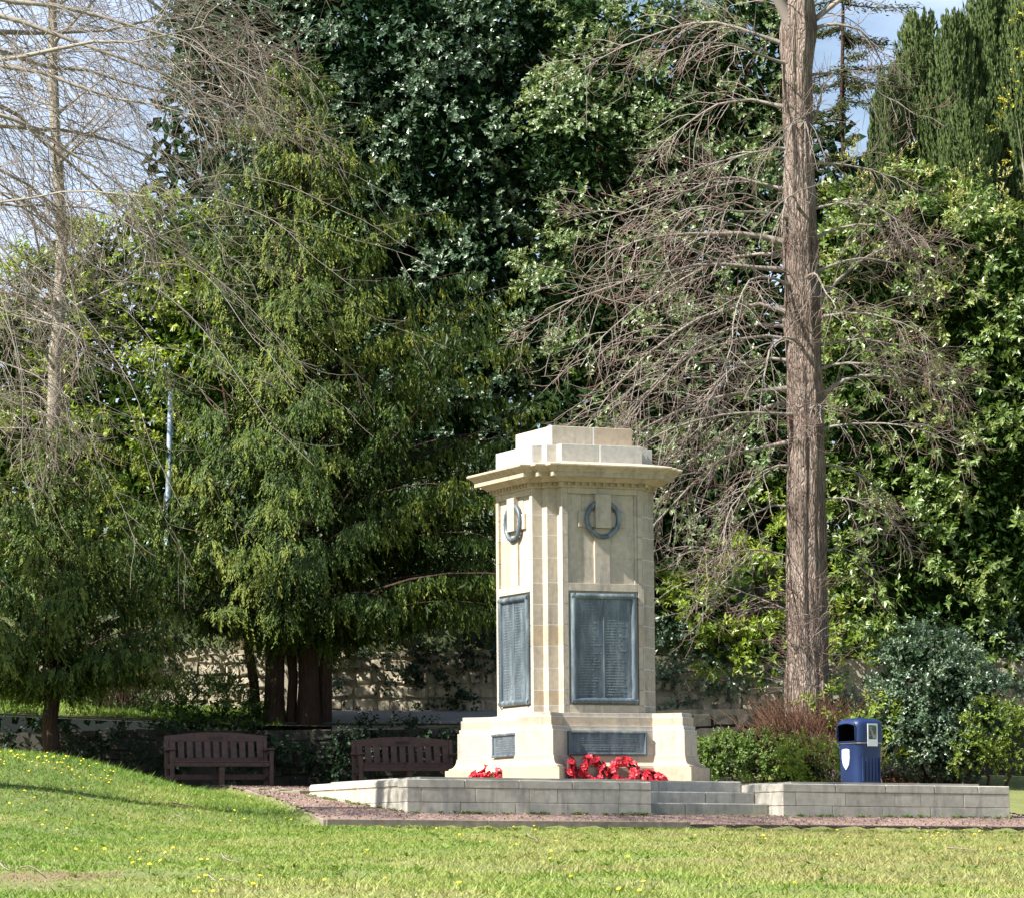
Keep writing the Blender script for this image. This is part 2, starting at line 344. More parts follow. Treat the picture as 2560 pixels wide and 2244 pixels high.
def leaf_mesh(name, base, axis, up, L, W, tint, m, parent=None, fold=.18):
    n = len(base); axis = nrm(axis); side = nrm(np.cross(axis, up)); nn = np.cross(side, axis)
    L = np.broadcast_to(L, (n,))[:, None]; W = np.broadcast_to(W, (n,))[:, None]
    v = np.empty((n, 4, 3)); mid = base + axis * L * .47 + nn * W * fold
    v[:, 0] = base; v[:, 1] = mid + side * W * .5; v[:, 2] = base + axis * L - nn * W * fold * .6; v[:, 3] = mid - side * W * .5
    i = np.arange(n)[:, None] * 4
    tr = np.stack([np.concatenate([i, i + 1, i + 2], 1), np.concatenate([i, i + 2, i + 3], 1)], 1).reshape(-1, 3)
    o = np_mesh(name, v.reshape(-1, 3), tr, m, parent, np.repeat(np.clip(tint, 0, 1), 2))
    return o
def tubes(name, lines, m, parent=None, sides=4, tints=None, kind=None, smooth=True):
    """lines: list of (points k x 3, radii k); one mesh"""
    V, F, T = [], [], []; off = 0
    for li, (pts, rad) in enumerate(lines):
        pts = np.asarray(pts, float); k = len(pts); rad = np.asarray(rad, float)
        ns = sides if rad[0] > .012 else 3
        tg = np.gradient(pts, axis=0); tg = nrm(tg)
        ref = np.array([0.31, .17, .93]) if abs(tg[0, 2]) < .9 else np.array([.9, .3, .1])
        s1 = nrm(np.cross(tg, ref)); s2 = np.cross(tg, s1)
        an = np.arange(ns) * 2 * math.pi / ns
        ring = pts[:, None, :] + rad[:, None, None] * (np.cos(an)[None, :, None] * s1[:, None, :] + np.sin(an)[None, :, None] * s2[:, None, :])
        V.append(ring.reshape(-1, 3))
        a = (np.arange(k - 1)[:, None] * ns + np.arange(ns)[None, :]); b_ = (np.arange(k - 1)[:, None] * ns + (np.arange(ns)[None, :] + 1) % ns)
        q = np.stack([a, b_, b_ + ns, a + ns], -1).reshape(-1, 4) + off
        F.append(q); T.append(np.full(len(q), 0.0 if tints is None else tints[li])); off += k * ns
    return np_mesh(name, np.concatenate(V), np.concatenate(F), m, parent, np.concatenate(T), smooth, quads=True)

# ------------------------------------------------------------------ terrain
VE = -7.55 * S                                     # timber edging, in monument depth
def tilt(u): return -0.010 * (u + 4.77)
def zgravel(u, v): return np.interp(v, [-7.5, -5.81, -4.62, -0.9, 3.5, 6.5], [-.64, -.577, -.42, -.115, .13, .22]) + tilt(u)
def on_gravel(xd, yd):
    px, py = xd * 2560 / 2044, yd * 2244 / 1792; dv = FW + RT * (px - 1280) / FPX + UPV * (1122 - py) / FPX
    t_ = np.linspace(40, 75, 6000); q = CAM + dv * t_[:, None]; u = q[:, 0] * CT + q[:, 1] * ST; v = -q[:, 0] * ST + q[:, 1] * CT
    return q[np.argmax((q[:, 2] < zgravel(u, v)) & (v > VE + .1))]
_p = PV(648, 1638, VE); PA = np.array([*uv2w(_p[0], _p[1]), _p[2]]); PB = on_gravel(492, 1578)   # bend and far end of the left edging
def left_of_edge(x, y):
    dx, dy = PB[0] - PA[0], PB[1] - PA[1]; L = math.hypot(dx, dy)
    return -((x - PA[0]) * dy - (y - PA[1]) * dx) / L    # >0 on the lawn side
MX, MA = [-8.4], [0.]
def set_mound():
    global MX, MA
    px_, am = [], []
    for xd, yd in ((-400, 1478), (0, 1497), (100, 1505), (200, 1527), (330, 1563), (420, 1578)):
        q = P(xd, yd, -3.2); MX, MA = [-9.], [0.]
        px_.append(q[0]); am.append(max(0, q[2] - .02 - float(ground_h(q[0], -3.2))))
    MX, MA = [-30.] + px_ + [px_[-1] + 1.0], [am[0]] + am + [0.]
def ground_h(x, y):
    x, y = np.asarray(x, float), np.asarray(y, float)
    u = x * CT + y * ST; v = -x * ST + y * CT
    g = zgravel(u, np.maximum(v, VE))
    s = np.maximum(VE - v, 0)
    onlawn = np.maximum(np.clip((VE - v) / .03, 0, 1), np.clip(left_of_edge(x, y) / .06, 0, 1))
    h = zgravel(np.clip(u, -9, 9), np.maximum(v, VE)) - .026 * s - .05 * (1 - np.exp(-s / 1.2)) - .075 * onlawn
    h = np.where((np.abs(u) < 4.58) & (v > -4.4) & (v < np.where(u < -2.0, -.95, 4.4)), np.minimum(h, -.25), h)
    # left mound
    lx = np.clip((-3.75 - x) / 1.0, 0, 6.5)
    amp = np.interp(x, MX, MA)
    cy = -3.2
    prof = np.where(y < cy, np.exp(-((y - cy) / 8.5) ** 2), np.exp(-((y - cy) / 3.3) ** 2))
    le = np.clip(left_of_edge(x, y) / 1.6, 0, 1); le = le * le * (3 - 2 * le)
    h = h + amp * prof * le
    bump_ = .035 * np.sin(x * 1.3 + .7 * np.sin(y * .9)) * np.cos(y * .8 + .3) + .02 * np.sin(x * 3.1 + y * 2.3)
    h = h + bump_ * np.clip((VE - v) / 1.5, 0, 1) 
    h = np.maximum(h, -2.76 + 0 * h)
    return h
set_mound(); print('mound', MX, MA)
def grid_sheet(name, x0, x1, y0, y1, nx, ny, hf, m, xs=None, ys=None, keep=None):
    xs = np.linspace(x0, x1, nx) if xs is None else xs; ys = np.linspace(y0, y1, ny) if ys is None else ys
    X, Y = np.meshgrid(xs, ys); Z = hf(X, Y); nx, ny = len(xs), len(ys)
    V = np.stack([X, Y, Z], -1).reshape(-1, 3)
    i = (np.arange(ny - 1)[:, None] * nx + np.arange(nx - 1)[None, :])
    q = np.stack([i, i + 1, i + nx + 1, i + nx], -1).reshape(-1, 4)
    if keep is not None:
        c = V[q].mean(1); q = q[keep(c[:, 0], c[:, 1])]
    o = np_mesh(name, V, q, m, None, None, True, quads=True); o['kind'] = 'structure'
    return o
YW = 7.55                                           # face of the low wall behind the benches
xs = np.concatenate([np.linspace(-1500, -40, 12)[:-1], np.linspace(-40, -13, 20)[:-1], np.linspace(-13, 13, 160), np.linspace(13, 40, 20)[1:], np.linspace(40, 1500, 12)[1:]])
ys = np.concatenate([np.linspace(-1500, -62, 8)[:-1], np.linspace(-62, -44, 10)[:-1], np.linspace(-44, 4, 220), np.linspace(4, YW + .15, 12)[1:]])
def plat_in(x, y):
    u, v = w2uv(x, y); return (np.abs(u) < 4.55) & (v > -4.3) & (v < 4.3)
grid_sheet('lawn_ground', 0, 0, 0, 0, 0, 0, ground_h, M['turf'], xs, ys)
print('PA', PA, 'PB', PB)
def upper_h(x, y):
    z = np.interp(y, [7.4, 8.0, 11.0, 11.35, 11.6, 16, 25, 60, 300, 2500], [1.24, 1.30, 1.66, 1.7, 3.2, 3.9, 5.6, 9, 30, 60])
    return z + .06 * np.clip(-x / 6, -1, 1.4) + .12 * np.sin(x * .7) * np.sin(y * .6) * (y > 11.7) + np.clip(-5.5 - x, 0, 6) * .05
ys2 = np.concatenate([np.linspace(7.62, 12, 34), np.linspace(12, 30, 20)[1:], np.array([45, 70, 120, 300, 800, 2500])])
xs2 = np.concatenate([np.linspace(-2500, -30, 8)[:-1], np.linspace(-30, 30, 90), np.linspace(30, 2500, 8)[1:]])
grid_sheet('upper_bank', 0, 0, 0, 0, 0, 0, upper_h, M['earth'], xs2, ys2)
grid_sheet('road', -5.6, 14, 8.05, 10.95, 40, 12, lambda x, y: upper_h(x, y) + .02, M['asphalt'])
# grass verge on the upper bank at the left
grid_sheet('verge', -14, -5.7, 7.75, 10.9, 30, 16, lambda x, y: upper_h(x, y) + .012, M['turf'])
# gravel
def gravel_keep(x, y):
    u, v = w2uv(x, y)
    inplat = (np.abs(u) < 4.60) & (v > -4.45) & (v < np.where(u < -2.05, -.9, 4.4))
    return (v > VE + .03) & (left_of_edge(x, y) < -.03) & ~inplat & (y < 3.9) & (u < 9.5)
grid_sheet('gravel_path', -8, 11, -10, 4.5, 300, 230, lambda x, y: ground_h(x, y) + .006, M['gravel'], keep=gravel_keep)
n = 60000; gx = RNG.uniform(-8, 10, n); gy = RNG.uniform(-9, 2.5, n); k = gravel_keep(gx, gy); gx, gy = gx[k][:8000], gy[k][:8000]; n = len(gx)
gz = ground_h(gx, gy) + .012
c = np.stack([gx, gy, gz], 1); r = RNG.uniform(.008, .018, n)[:, None, None]
tet = nrm(np.array([[1, 1, 1], [-1, -1, 1], [-1, 1, -1], [1, -1, -1]], float))[None] + RNG.normal(0, .35, (n, 4, 3))
v = (c[:, None] + tet * r).reshape(-1, 3); i = np.arange(n)[:, None] * 4
tr = np.concatenate([i + np.array(a_) for a_ in ((0, 1, 2), (0, 3, 1), (0, 2, 3), (1, 3, 2))], 1).reshape(-1, 3)
tag(np_mesh('gravel_chips', v, tr, M['chip'], None, np.repeat(RNG.random(n), 4)), 'loose pink gravel chips on the path round the platform', 'gravel', kind='stuff')

# ------------------------------------------------------------------ platform walls and steps
def prep_block(u0, u1, v0, v1, z0, z1, parent, m, name='stone_block', bev=.007):
    bm = box_bm(u0, u1, v0, v1, z0, z1, bev)
    for vt in bm.verts:
        vt.co.z += tilt(vt.co.x) + 0.0
        vt.co += Vector((random.uniform(-.0015, .0015), random.uniform(-.002, .002), random.uniform(-.0015, .0015)))
    return bm_obj(name, bm, m, parent)
WT = .062; UL = -6.2 * S; VF = -6.0 * S
us = {k: PV(x, 1560, VF)[0] for k, x in dict(lw=1300, rw=1562, re=2015).items()}
HC = [(WT - .125, WT), (WT - .325, WT - .125), (WT - .56, WT - .325)]       # coping and two courses
def wing(name, label, u0, u1, left_return=None):
    e = empty(name, (0, 0, 0), TH); tag(e, label, 'stone wall')
    joints = [[.0, .88, 1.72, 2.55, 3.3, 4.15, 4.9], [.22, 1.05, 1.88, 2.32, 3.05, 3.9, 4.6], [.0, .82, 1.66, 2.48, 3.28, 4.1, 4.75]]
    for ci, (z0, z1) in enumerate(HC):
        js = [u0] + [u0 + j for j in joints[ci] if .12 < j < (u1 - u0) - .12] + [u1]
        over = .005 if ci == 0 else 0.
        for a_, b_ in zip(js, js[1:]):
            if left_return and a_ == u0: a_ = u0 - over
            prep_block(a_ + .003, b_ - .003, VF - over, VF + .34, z0 + .002, z1 - .002, e, M['wall'], 'coping_stone' if ci == 0 else 'stone_block', .010 if ci == 0 else .007)
    bm = box_bm(u0 + .02, u1 - .02, VF + .012, VF + .32, WT - .58, WT - .03)
    for vt in bm.verts: vt.co.z += tilt(vt.co.x)
    bm_obj('mortar_core', bm, M['mud'], e)
    return e
lw = wing('retaining_wall', 'low pale ashlar wall holding up the memorial platform, left of the steps', UL, us['lw'], True)
# the return along the platform's left side
vend = -1.05 * S
for ci, (z0, z1) in enumerate(HC):
    vs = [[VF + .343, -3.6, -2.75, -1.85, vend], [VF + .343, -4.0, -3.15, -2.3, -1.4, vend], [VF + .343, -3.45, -2.6, -1.75, vend]][ci]
    over = .005 if ci == 0 else 0.
    for a_, b_ in zip(vs, vs[1:]):
        prep_block(UL - over, UL + .34, a_ + .003, b_ - .003, z0 + .002, z1 - .002, lw, M['wall'], 'coping_stone' if ci == 0 else 'stone_block', .03 if ci == 0 else .007)
bm = box_bm(UL + .012, UL + .32, VF + .33, vend - .02, WT - .58, WT - .03)
bm_obj('mortar_core', bm, M['mud'], lw)
rw = wing('retaining_wall', 'low grey ashlar wall in front of the blue litter bin, right of the steps', us['rw'], us['re'])
for ci, (z0, z1) in enumerate(HC):       # inner return beside the steps and the outer end
    for a_, b_ in ((VF + .343, VF + .9), (VF + .906, VF + 1.75)):
        prep_block(us['rw'] + .001, us['rw'] + .32, a_, b_ - .003, z0 + .002, z1 - .002, rw, M['wall'], 'stone_block', .012)
        prep_block(us['re'] - .32, us['re'] - .001, a_, b_ - .003, z0 + .002, z1 - .002, rw, M['wall'], 'stone_block', .012)
st = empty('steps', (0, 0, 0), TH); tag(st, 'three worn grey stone steps between the two low walls', 'steps')
for i_, (z1, off) in enumerate(((-.28 + .053, .44), (-.105 + .053, .87), (.065 + .053, 1.30))):
    half = (us['lw'] + us['rw']) / 2 + (.25 if i_ % 2 else -.3)
    for a_, b_ in ((us['lw'] - .1, half), (half, us['rw'] - .002)):
        prep_block(a_ + .002, b_ - .002, VF + off, VF + off + .55 + .4 * (i_ == 2), z1 - .24, z1, st, M['step'], 'step_slab', .015)
bm = bmesh.new(); box_bm(UL + .345, -1.995, VF + .345, vend - .02, -.1, WT + .05 - .012, bm=bm); box_bm(-1.995, us['lw'] - .003, VF + .345, 4.6, -.1, WT + .05 - .0125, bm=bm); box_bm(us['lw'] - .003, us['rw'] - .003, VF + 2.3, 4.6, -.1, WT + .05 - .013, bm=bm); box_bm(us['rw'] - .003, us['re'] - .34, VF + 1.8, 4.6, -.1, WT + .05 - .012, bm=bm); box_bm(us['rw'] + .325, us['re'] - .33, VF + .345, VF + 1.8, -.1, WT + .05 - .014, bm=bm)
for vt in bm.verts: vt.co.z += tilt(vt.co.x)
pv = bm_obj('paving', bm, M['paving']); pv.rotation_euler = (0, 0, TH); pv['kind'] = 'structure'
# low kerb that carries on from the end of the side wall
kb = empty('stone_kerb'); tag(kb, 'low mossy kerb stones with dimmed colour between the wall end and the bench', 'kerb')
ka, kb2 = P(624, 1590, -1.8), P(503, 1583, .3)
for i_ in range(3):
    a_ = ka + (kb2 - ka) * (i_ / 3 + .004); b_ = ka + (kb2 - ka) * ((i_ + 1) / 3 - .004); c = (a_ + b_) / 2; L = np.linalg.norm((b_ - a_)[:2])
    z = float(ground_h(c[0], c[1]))
    bm = box_bm(-L / 2, L / 2, -.02, .22, -.25, .045 - .012 * i_, .015)
    bm_obj('kerb_stone', bm, M['kerb'], kb, loc=(c[0], c[1], z), rot=(0, 0, math.atan2(b_[1] - a_[1], b_[0] - a_[0])))
# timber edging
te = empty('timber_edging'); tag(te, 'long weathered timber boards edging the pink gravel path', 'edging')
def board(p0, p1, top, dep, m, name='edging_board'):
    p0, p1 = np.array(p0), np.array(p1); L = math.hypot(*(p1 - p0)[:2])
    bm = box_bm(0, L, -.025, .02, -dep, 0, .006)
    pitch = -math.atan2(p1[2] - p0[2], L)
    bm_obj(name, bm, m, te, loc=p0 + np.array([0, 0, top]), rot=(0, pitch, math.atan2(p1[1] - p0[1], p1[0] - p0[0])))
def ep(u, dv=0):
    x, y = uv2w(u, VE + dv); return (x, y, float(ground_h(x, y + .12)))
ua = w2uv(PA[0], PA[1])[0]; usp = PV(1377, 1640, VE)[0]
bp = [ua + .02, ua + 2.4, usp]
for a_, b_ in zip(bp, bp[1:]): board(ep(a_ + .003), ep(b_ - .003), .035, .2, M['timber'])
bp = [usp + .06, usp + 2.6, usp + 5.0, usp + 7.4]
for a_, b_ in zip(bp, bp[1:]): board(ep(a_ + .003, .05), ep(b_ - .003, .05), .0, .2, M['timberdark'])
e0 = np.array(ep(ua)); e1 = np.array([PB[0], PB[1], float(ground_h(PB[0] + .15, PB[1]))])
board(e0, e0 + (e1 - e0) * .49, .03, .16, M['timber']); board(e0 + (e1 - e0) * .5, e1, .03, .16, M['timber'])

# ------------------------------------------------------------------ the memorial
mon = empty('war_memorial', (0, 0, 0), TH)
tag(mon, 'tall buff sandstone war memorial pillar with bronze name tablets and stepped cap', 'memorial')
B, W_, A_ = 1.352 * S, .9 * S, .226 * S
def notch(B, W, a, d=0.):
    """the pillar's plan, bays with stepped re-entrant corners, pushed out by d"""
    q = [(-B - d, W + d), (-B - d, -W - d), (-B + a - d, -W - d), (-B + a - d, -B + a - d), (-W - d, -B + a - d)]
    pts = []
    for k_ in range(4):
        c_, s_ = (1, 0, -1, 0)[k_], (0, 1, 0, -1)[k_]
        for x, y in q[1:]: pts.append((x * c_ - y * s_, x * s_ + y * c_))
        x, y = -W - d, -B - d; pts.append((x * c_ - y * s_, x * s_ + y * c_))
    return pts
def prism(name, poly, z0, z1, m, parent, bev=.0):
    bm = rings_bm([[(x, y, z0) for x, y in poly], [(x, y, z1) for x, y in poly]])
    if bev: bmesh.ops.bevel(bm, geom=bm.edges[:], offset=bev, segments=1, affect='EDGES')
    return bm_obj(name, bm, m, parent)
def rot4(pts, k_):
    c_, s_ = (1, 0, -1, 0)[k_], (0, 1, 0, -1)[k_]
    return [(x * c_ - y * s_, x * s_ + y * c_) for x, y in pts]
# base with diagonal buttresses
def base_poly(d):
    Pn, s_, r_ = 1.45 * S + d, .315 * S + d, 2.353 * S + d
    q = math.sqrt(.5); pts = []
    one = [(-(Pn), -(Pn - math.sqrt(2) * s_)), ((-r_ - s_) * q, (-r_ + s_) * q), ((-r_ + s_) * q, (-r_ - s_) * q), (-(Pn - math.sqrt(2) * s_), -Pn)]
    for k_ in range(4): pts += rot4(one, k_)
    return pts
def base_course(name, prof, m=None):
    bm = rings_bm([[(x, y, z * S) for x, y in base_poly(o_ * S)] for o_, z in prof])
    return bm_obj(name, bm, m or M['sand'], mon)
base_course('base_course', [(.28, -.08), (.28, .408), (.275, .414)])
cur = [(.268, .416), (.225, .418), (.222, .445)] + [(.222 - .122 * math.sin(a_ * math.pi / 2) ** 1.0, .45 + .19 * (1 - math.cos(a_ * math.pi / 2))) for a_ in np.linspace(0.08, 1, 7)] + [(.098, .646)]
base_course('base_moulding', cur)
base_course('die_course', [(.082, .650), (.082, 1.155), (.078, 1.159)])
base_course('stepped_course', [(.055, 1.163), (.055, 1.237), (.052, 1.24)])
base_course('stepped_course', [(.027, 1.243), (.027, 1.417), (.024, 1.42)])
base_course('capping_course', [(0, 1.423), (0, 1.495), (-.006, 1.5)])
for o_, z in ((.0832, 1.1545), (.0562, 1.2355), (.0282, 1.4155), (.0835, .655)):
    bm_obj('joint_and_lit_line', rings_bm([[(x, y, z * S - .004) for x, y in base_poly(o_ * S)], [(x, y, z * S + .004) for x, y in base_poly(o_ * S)]]), M['paleline'], mon)  # pale rings that draw sunlit ledge lines on the base courses
# plinth band of the shaft between base and tablets
cw = [1.50, 1.655] + [1.962, 2.392, 2.838, 3.261, 3.676, 4.10, 4.596, 5.046, 5.469, 6.0]
CORE = .03
bmc = rings_bm([[(x, y, 1.45 * S) for x, y in notch(B, W_, A_, -.014)], [(x, y, 6.1 * S) for x, y in notch(B, W_, A_, -.014)]])
# core only behind the corners and the recesses
core_poly = notch(B, W_, A_, -.045)
prism('rubble_core', core_poly, 1.4 * S, 6.1 * S, M['mortar'], mon)
g = .0022
cornerp = [(-B, -W_), (-B + A_, -W_), (-B + A_, -B + A_), (-W_, -B + A_), (-W_, -B), (-W_ + .02, -B), (-W_ + .02, -B + A_ + .08), (-B + A_ + .08, -B + A_ + .08), (-B + A_ + .08, -W_ + .02), (-B, -W_ + .02)]
PX = .773 * S                               # half-width of the sunk panels
panel_z = (4.09, 5.886); tab_z = (1.662, 3.935)
for i_, (z0, z1) in enumerate(zip(cw, cw[1:])):
    a_, b_ = z0 * S + g, z1 * S - g
    bm = rings_bm([[(x, y, a_) for x, y in cornerp], [(x, y, b_) for x, y in cornerp]])
    bmesh.ops.recalc_face_normals(bm, faces=bm.faces[:]); bmesh.ops.bevel(bm, geom=bm.edges[:], offset=.003, segments=1, affect='EDGES')
    o = bm_obj('corner_stone', bm, M['sand'], mon)
    for k_ in (1, 2, 3): link_mesh('corner_stone', o.data, mon, rot=(0, 0, k_ * math.pi / 2))
    # jamb strips beside the sunk panels
    bm = box_bm(-W_ + .02 + g, -PX, -B, -B + .10, a_, b_, .003); o = bm_obj('jamb_stone', bm, M['sand'], mon)
    bm = box_bm(PX, W_ - .02 - g, -B, -B + .10, a_, b_, .003); o2 = bm_obj('jamb_stone', bm, M['sand'], mon)
    for k_ in (1, 2, 3): link_mesh('jamb_stone', o.data, mon, rot=(0, 0, k_ * math.pi / 2)); link_mesh('jamb_stone', o2.data, mon, rot=(0, 0, k_ * math.pi / 2))
for z in cw[1:-1]:
    q = [(x - .0006, y - .0006) for x, y in cornerp]
    o = prism('joint_and_lit_line', q, z * S - g - .003, z * S + g + .003, M['paleline'], mon)
    for k_ in (1, 2, 3): link_mesh('joint_and_lit_line', o.data, mon, rot=(0, 0, k_ * math.pi / 2))
def four(name, x0, x1, y0, y1, z0, z1, m=None, sides=(0, 3), bev=.003):
    o = box(name, x0, x1, y0, y1, z0 * S, z1 * S, m or M['sand'], mon, bev)
    for k_ in sides:
        if k_: link_mesh(name, o.data, mon, rot=(0, 0, k_ * math.pi / 2))
    return o
ALL = (0, 1, 2, 3)
e_ = .001
four('sill_stone', -PX + g, -.02 * S, -B, -B + .1, 1.503, tab_z[0], sides=ALL); four('sill_stone', -.02 * S + 2 * g, PX - g, -B, -B + .1, 1.503, tab_z[0], sides=ALL)
four('tablet_recess', -PX + g, PX - g, -B + .035, -B + .1, tab_z[0] + e_, tab_z[1] - e_, sides=ALL)
four('rail_stone', -PX + g, .1, -B, -B + .1, tab_z[1], panel_z[0], sides=ALL); four('rail_stone', .1 + g, PX - g, -B, -B + .1, tab_z[1], panel_z[0], sides=ALL)
four('head_stone', -PX + g, PX - g, -B, -B + .1, panel_z[1], 5.998, sides=ALL)
pz = [4.09, 4.596, 5.046, 5.469, 5.886]
for z0, z1 in zip(pz, pz[1:]):
    four('panel_stone', -PX + g, 0, -B + .042, -B + .1, z0 + .002, z1 - .002, sides=ALL); four('panel_stone', g, PX - g, -B + .042, -B + .1, z0 + .002, z1 - .002, sides=ALL)
    four('panel_moulding', PX - .045, PX - .001, -B + .02, -B + .05, z0 + .001, z1 - .001, sides=ALL, bev=.002)
# cross with the bronze ring
four('cross_back', -.44 * S, .365 * S, -B + .030, -B + .06, 5.52, 5.838)
four('cross_arm', -.53 * S, .505 * S, -B + .004, -B + .06, 5.222, 5.531)
four('cross_shaft', -.183 * S, .157 * S, -B - .056, -B + .06, 5.2, 5.878, bev=.004)
four('cross_shaft', -.183 * S, .157 * S, -B + .006, -B + .06, 4.092, 5.198, bev=.004)
def torus_bm(R, r, nR=48, nr=10):
    rings = []
    for i_ in range(nR):
        a_ = 2 * math.pi * i_ / nR; rr = r * (1 + .10 * math.sin(a_ * 24 + 1))
        rings.append([((R + rr * math.cos(b_)) * math.cos(a_), rr * math.sin(b_), (R + rr * math.cos(b_)) * math.sin(a_)) for b_ in np.linspace(0, 2 * math.pi, nr, endpoint=False)])
    return rings_bm(rings + [rings[0]], cap=False)
bm = torus_bm(.352 * S, .05 * S); bmesh.ops.remove_doubles(bm, verts=bm.verts[:], dist=1e-5)
ringo = bm_obj('bronze_wreath', bm, M['bronze'], mon, True, loc=(-.005, -B - .012, 5.38 * S)); ringo['label'] = 'dark bronze laurel ring on the stone cross'
r2 = link_mesh('bronze_wreath', ringo.data, mon, rot=(0, 0, 3 * math.pi / 2), loc=(-B - .012, .005, 5.38 * S))
# tablets
def tablet(k_, cx, w2, z0, z1, yb, border, rows, cols, lab, seedv):
    rz = k_ * math.pi / 2
    o = box('name_tablet', cx - w2, cx + w2, yb, yb + .03, z0, z1, M['bronze'], mon, .004, rot=(0, 0, rz)); o['label'] = lab
    # bound-reed border
    rr = border / 2
    def rod(p0, p1):
        n_ = max(8, int(math.dist(p0, p1) / .03)); pts = np.linspace(p0, p1, n_ + 1)
        rad = rr * (1 + .10 * (np.arange(n_ + 1) % 2))
        return (pts, rad)
    yb2 = yb - .004
    L = [rod((cx - w2 + rr, yb2, z0), (cx - w2 + rr, yb2, z1)), rod((cx + w2 - rr, yb2, z0), (cx + w2 - rr, yb2, z1)), rod((cx - w2, yb2 - .003, z1 - rr), (cx + w2, yb2 - .003, z1 - rr)), rod((cx - w2, yb2 - .003, z0 + rr), (cx + w2, yb2 - .003, z0 + rr))]
    for l in L: tubes('reed_border', [l], M['bronze'], o, 10)
    # rows of raised letters (illegible at this distance)
    rg = random.Random(seedv); bm = bmesh.new(); ins = border + .03
    cwid = (2 * w2 - 2 * ins) / cols
    for c_ in range(cols):
        for r_ in range(rows):
            z = z1 - border - .05 - (z1 - z0 - 2 * border - .08) * (r_ + .5) / rows
            x = cx - w2 + ins + c_ * cwid + .02; end = cx - w2 + ins + (c_ + 1) * cwid - .03
            stop = x + (end - x) * rg.uniform(.45, .95) if cols > 1 else end - rg.uniform(0, .3) * (end - x)
            if cols == 1: x += (end - stop) * .6; stop += (end - stop) * .6
            hh = (z1 - z0) / rows * .16
            while x < stop:
                wl = rg.uniform(.006, .013)
                if rg.random() < .85: box_bm(x, x + wl, yb - .004, yb + .002, z - hh, z + hh, bm=bm)
                x += wl + .006
    t_ = bm_obj('lettering', bm, M['letter'], o); t_['kind'] = 'stuff'
    if cols > 1: box('centre_bar', cx - .008, cx + .008, yb - .010, yb + .002, z0 + border, z1 - border, M['bronze'], o, .002)
tablet(0, -.007 * S, .722 * S, 1.692 * S, 3.885 * S, -B - .004, .085, 34, 2, 'dark bronze tablet of names in two columns with bound reed border', 3)
tablet(3, .007 * S, .715 * S, 1.692 * S, 3.885 * S, -B - .004, .085, 34, 2, 'sunlit pale bronze tablet of names in two columns', 4)
yp = -1.45 * S - .082 * S - .028
tablet(0, -.05 * S, .865 * S, .658 * S, 1.134 * S, yp, .04, 6, 1, 'wide dark bronze dedication plaque on the base', 5)
tablet(3, .05 * S, .70 * S, .658 * S, 1.134 * S, yp, .04, 6, 1, 'pale weathered bronze plaque on the base', 6)
# cornice: bed mould, dentils, corona, cyma
def corn(name, prof, m=None):
    return bm_obj(name, rings_bm([[(x, y, z * S) for x, y in notch(B, W_, A_, o_ * S)] for o_, z in prof]), m or M['cornice'], mon)
corn('bed_moulding', [(0, 6.0), (.03, 6.012), (.045, 6.03), (.05, 6.035)])
corn('frieze_band', [(.05, 6.037), (.05, 6.105), (.055, 6.108)])
corn('ovolo_moulding', [(.13, 6.108), (.15, 6.125), (.20, 6.165), (.24, 6.19), (.26, 6.195)])
corn('corona', [(.33, 6.196), (.33, 6.278)])
corn('cyma_moulding', [(.335, 6.28), (.345, 6.30), (.37, 6.335), (.42, 6.375), (.445, 6.39), (.45, 6.40), (.45, 6.425), (.43, 6.44), (-.05, 6.53)])
den = box_bm(-.024, .024, -.045, .01, -.034 * S, .034 * S, .002)
dme = bpy.data.meshes.new('dentil'); den.to_mesh(dme); den.free(); dme.materials.append(M['cornice'])
def dent(x, y, k_):
    (X, Y), = rot4([(x, y)], k_); link_mesh('dentil', dme, mon, loc=(X, Y, 6.0715 * S), rot=(0, 0, k_ * math.pi / 2))
for k_ in (0, 3):
    yd = -B - .05 * S
    nD = 13
    for i_ in range(nD): dent(-W_ - .03 + (2 * W_ + .06) * i_ / (nD - 1), yd, k_)
for i_, x in enumerate((-B + .04, -B + A_ - .07)): dent(x, -W_ - .05 * S, 0)
for x in (-B + A_ + .02, -W_ - .07): dent(x, -B + A_ - .05 * S, 0)
for x in (W_ + .07, B - A_ - .02): dent(x, -B + A_ - .05 * S, 0)
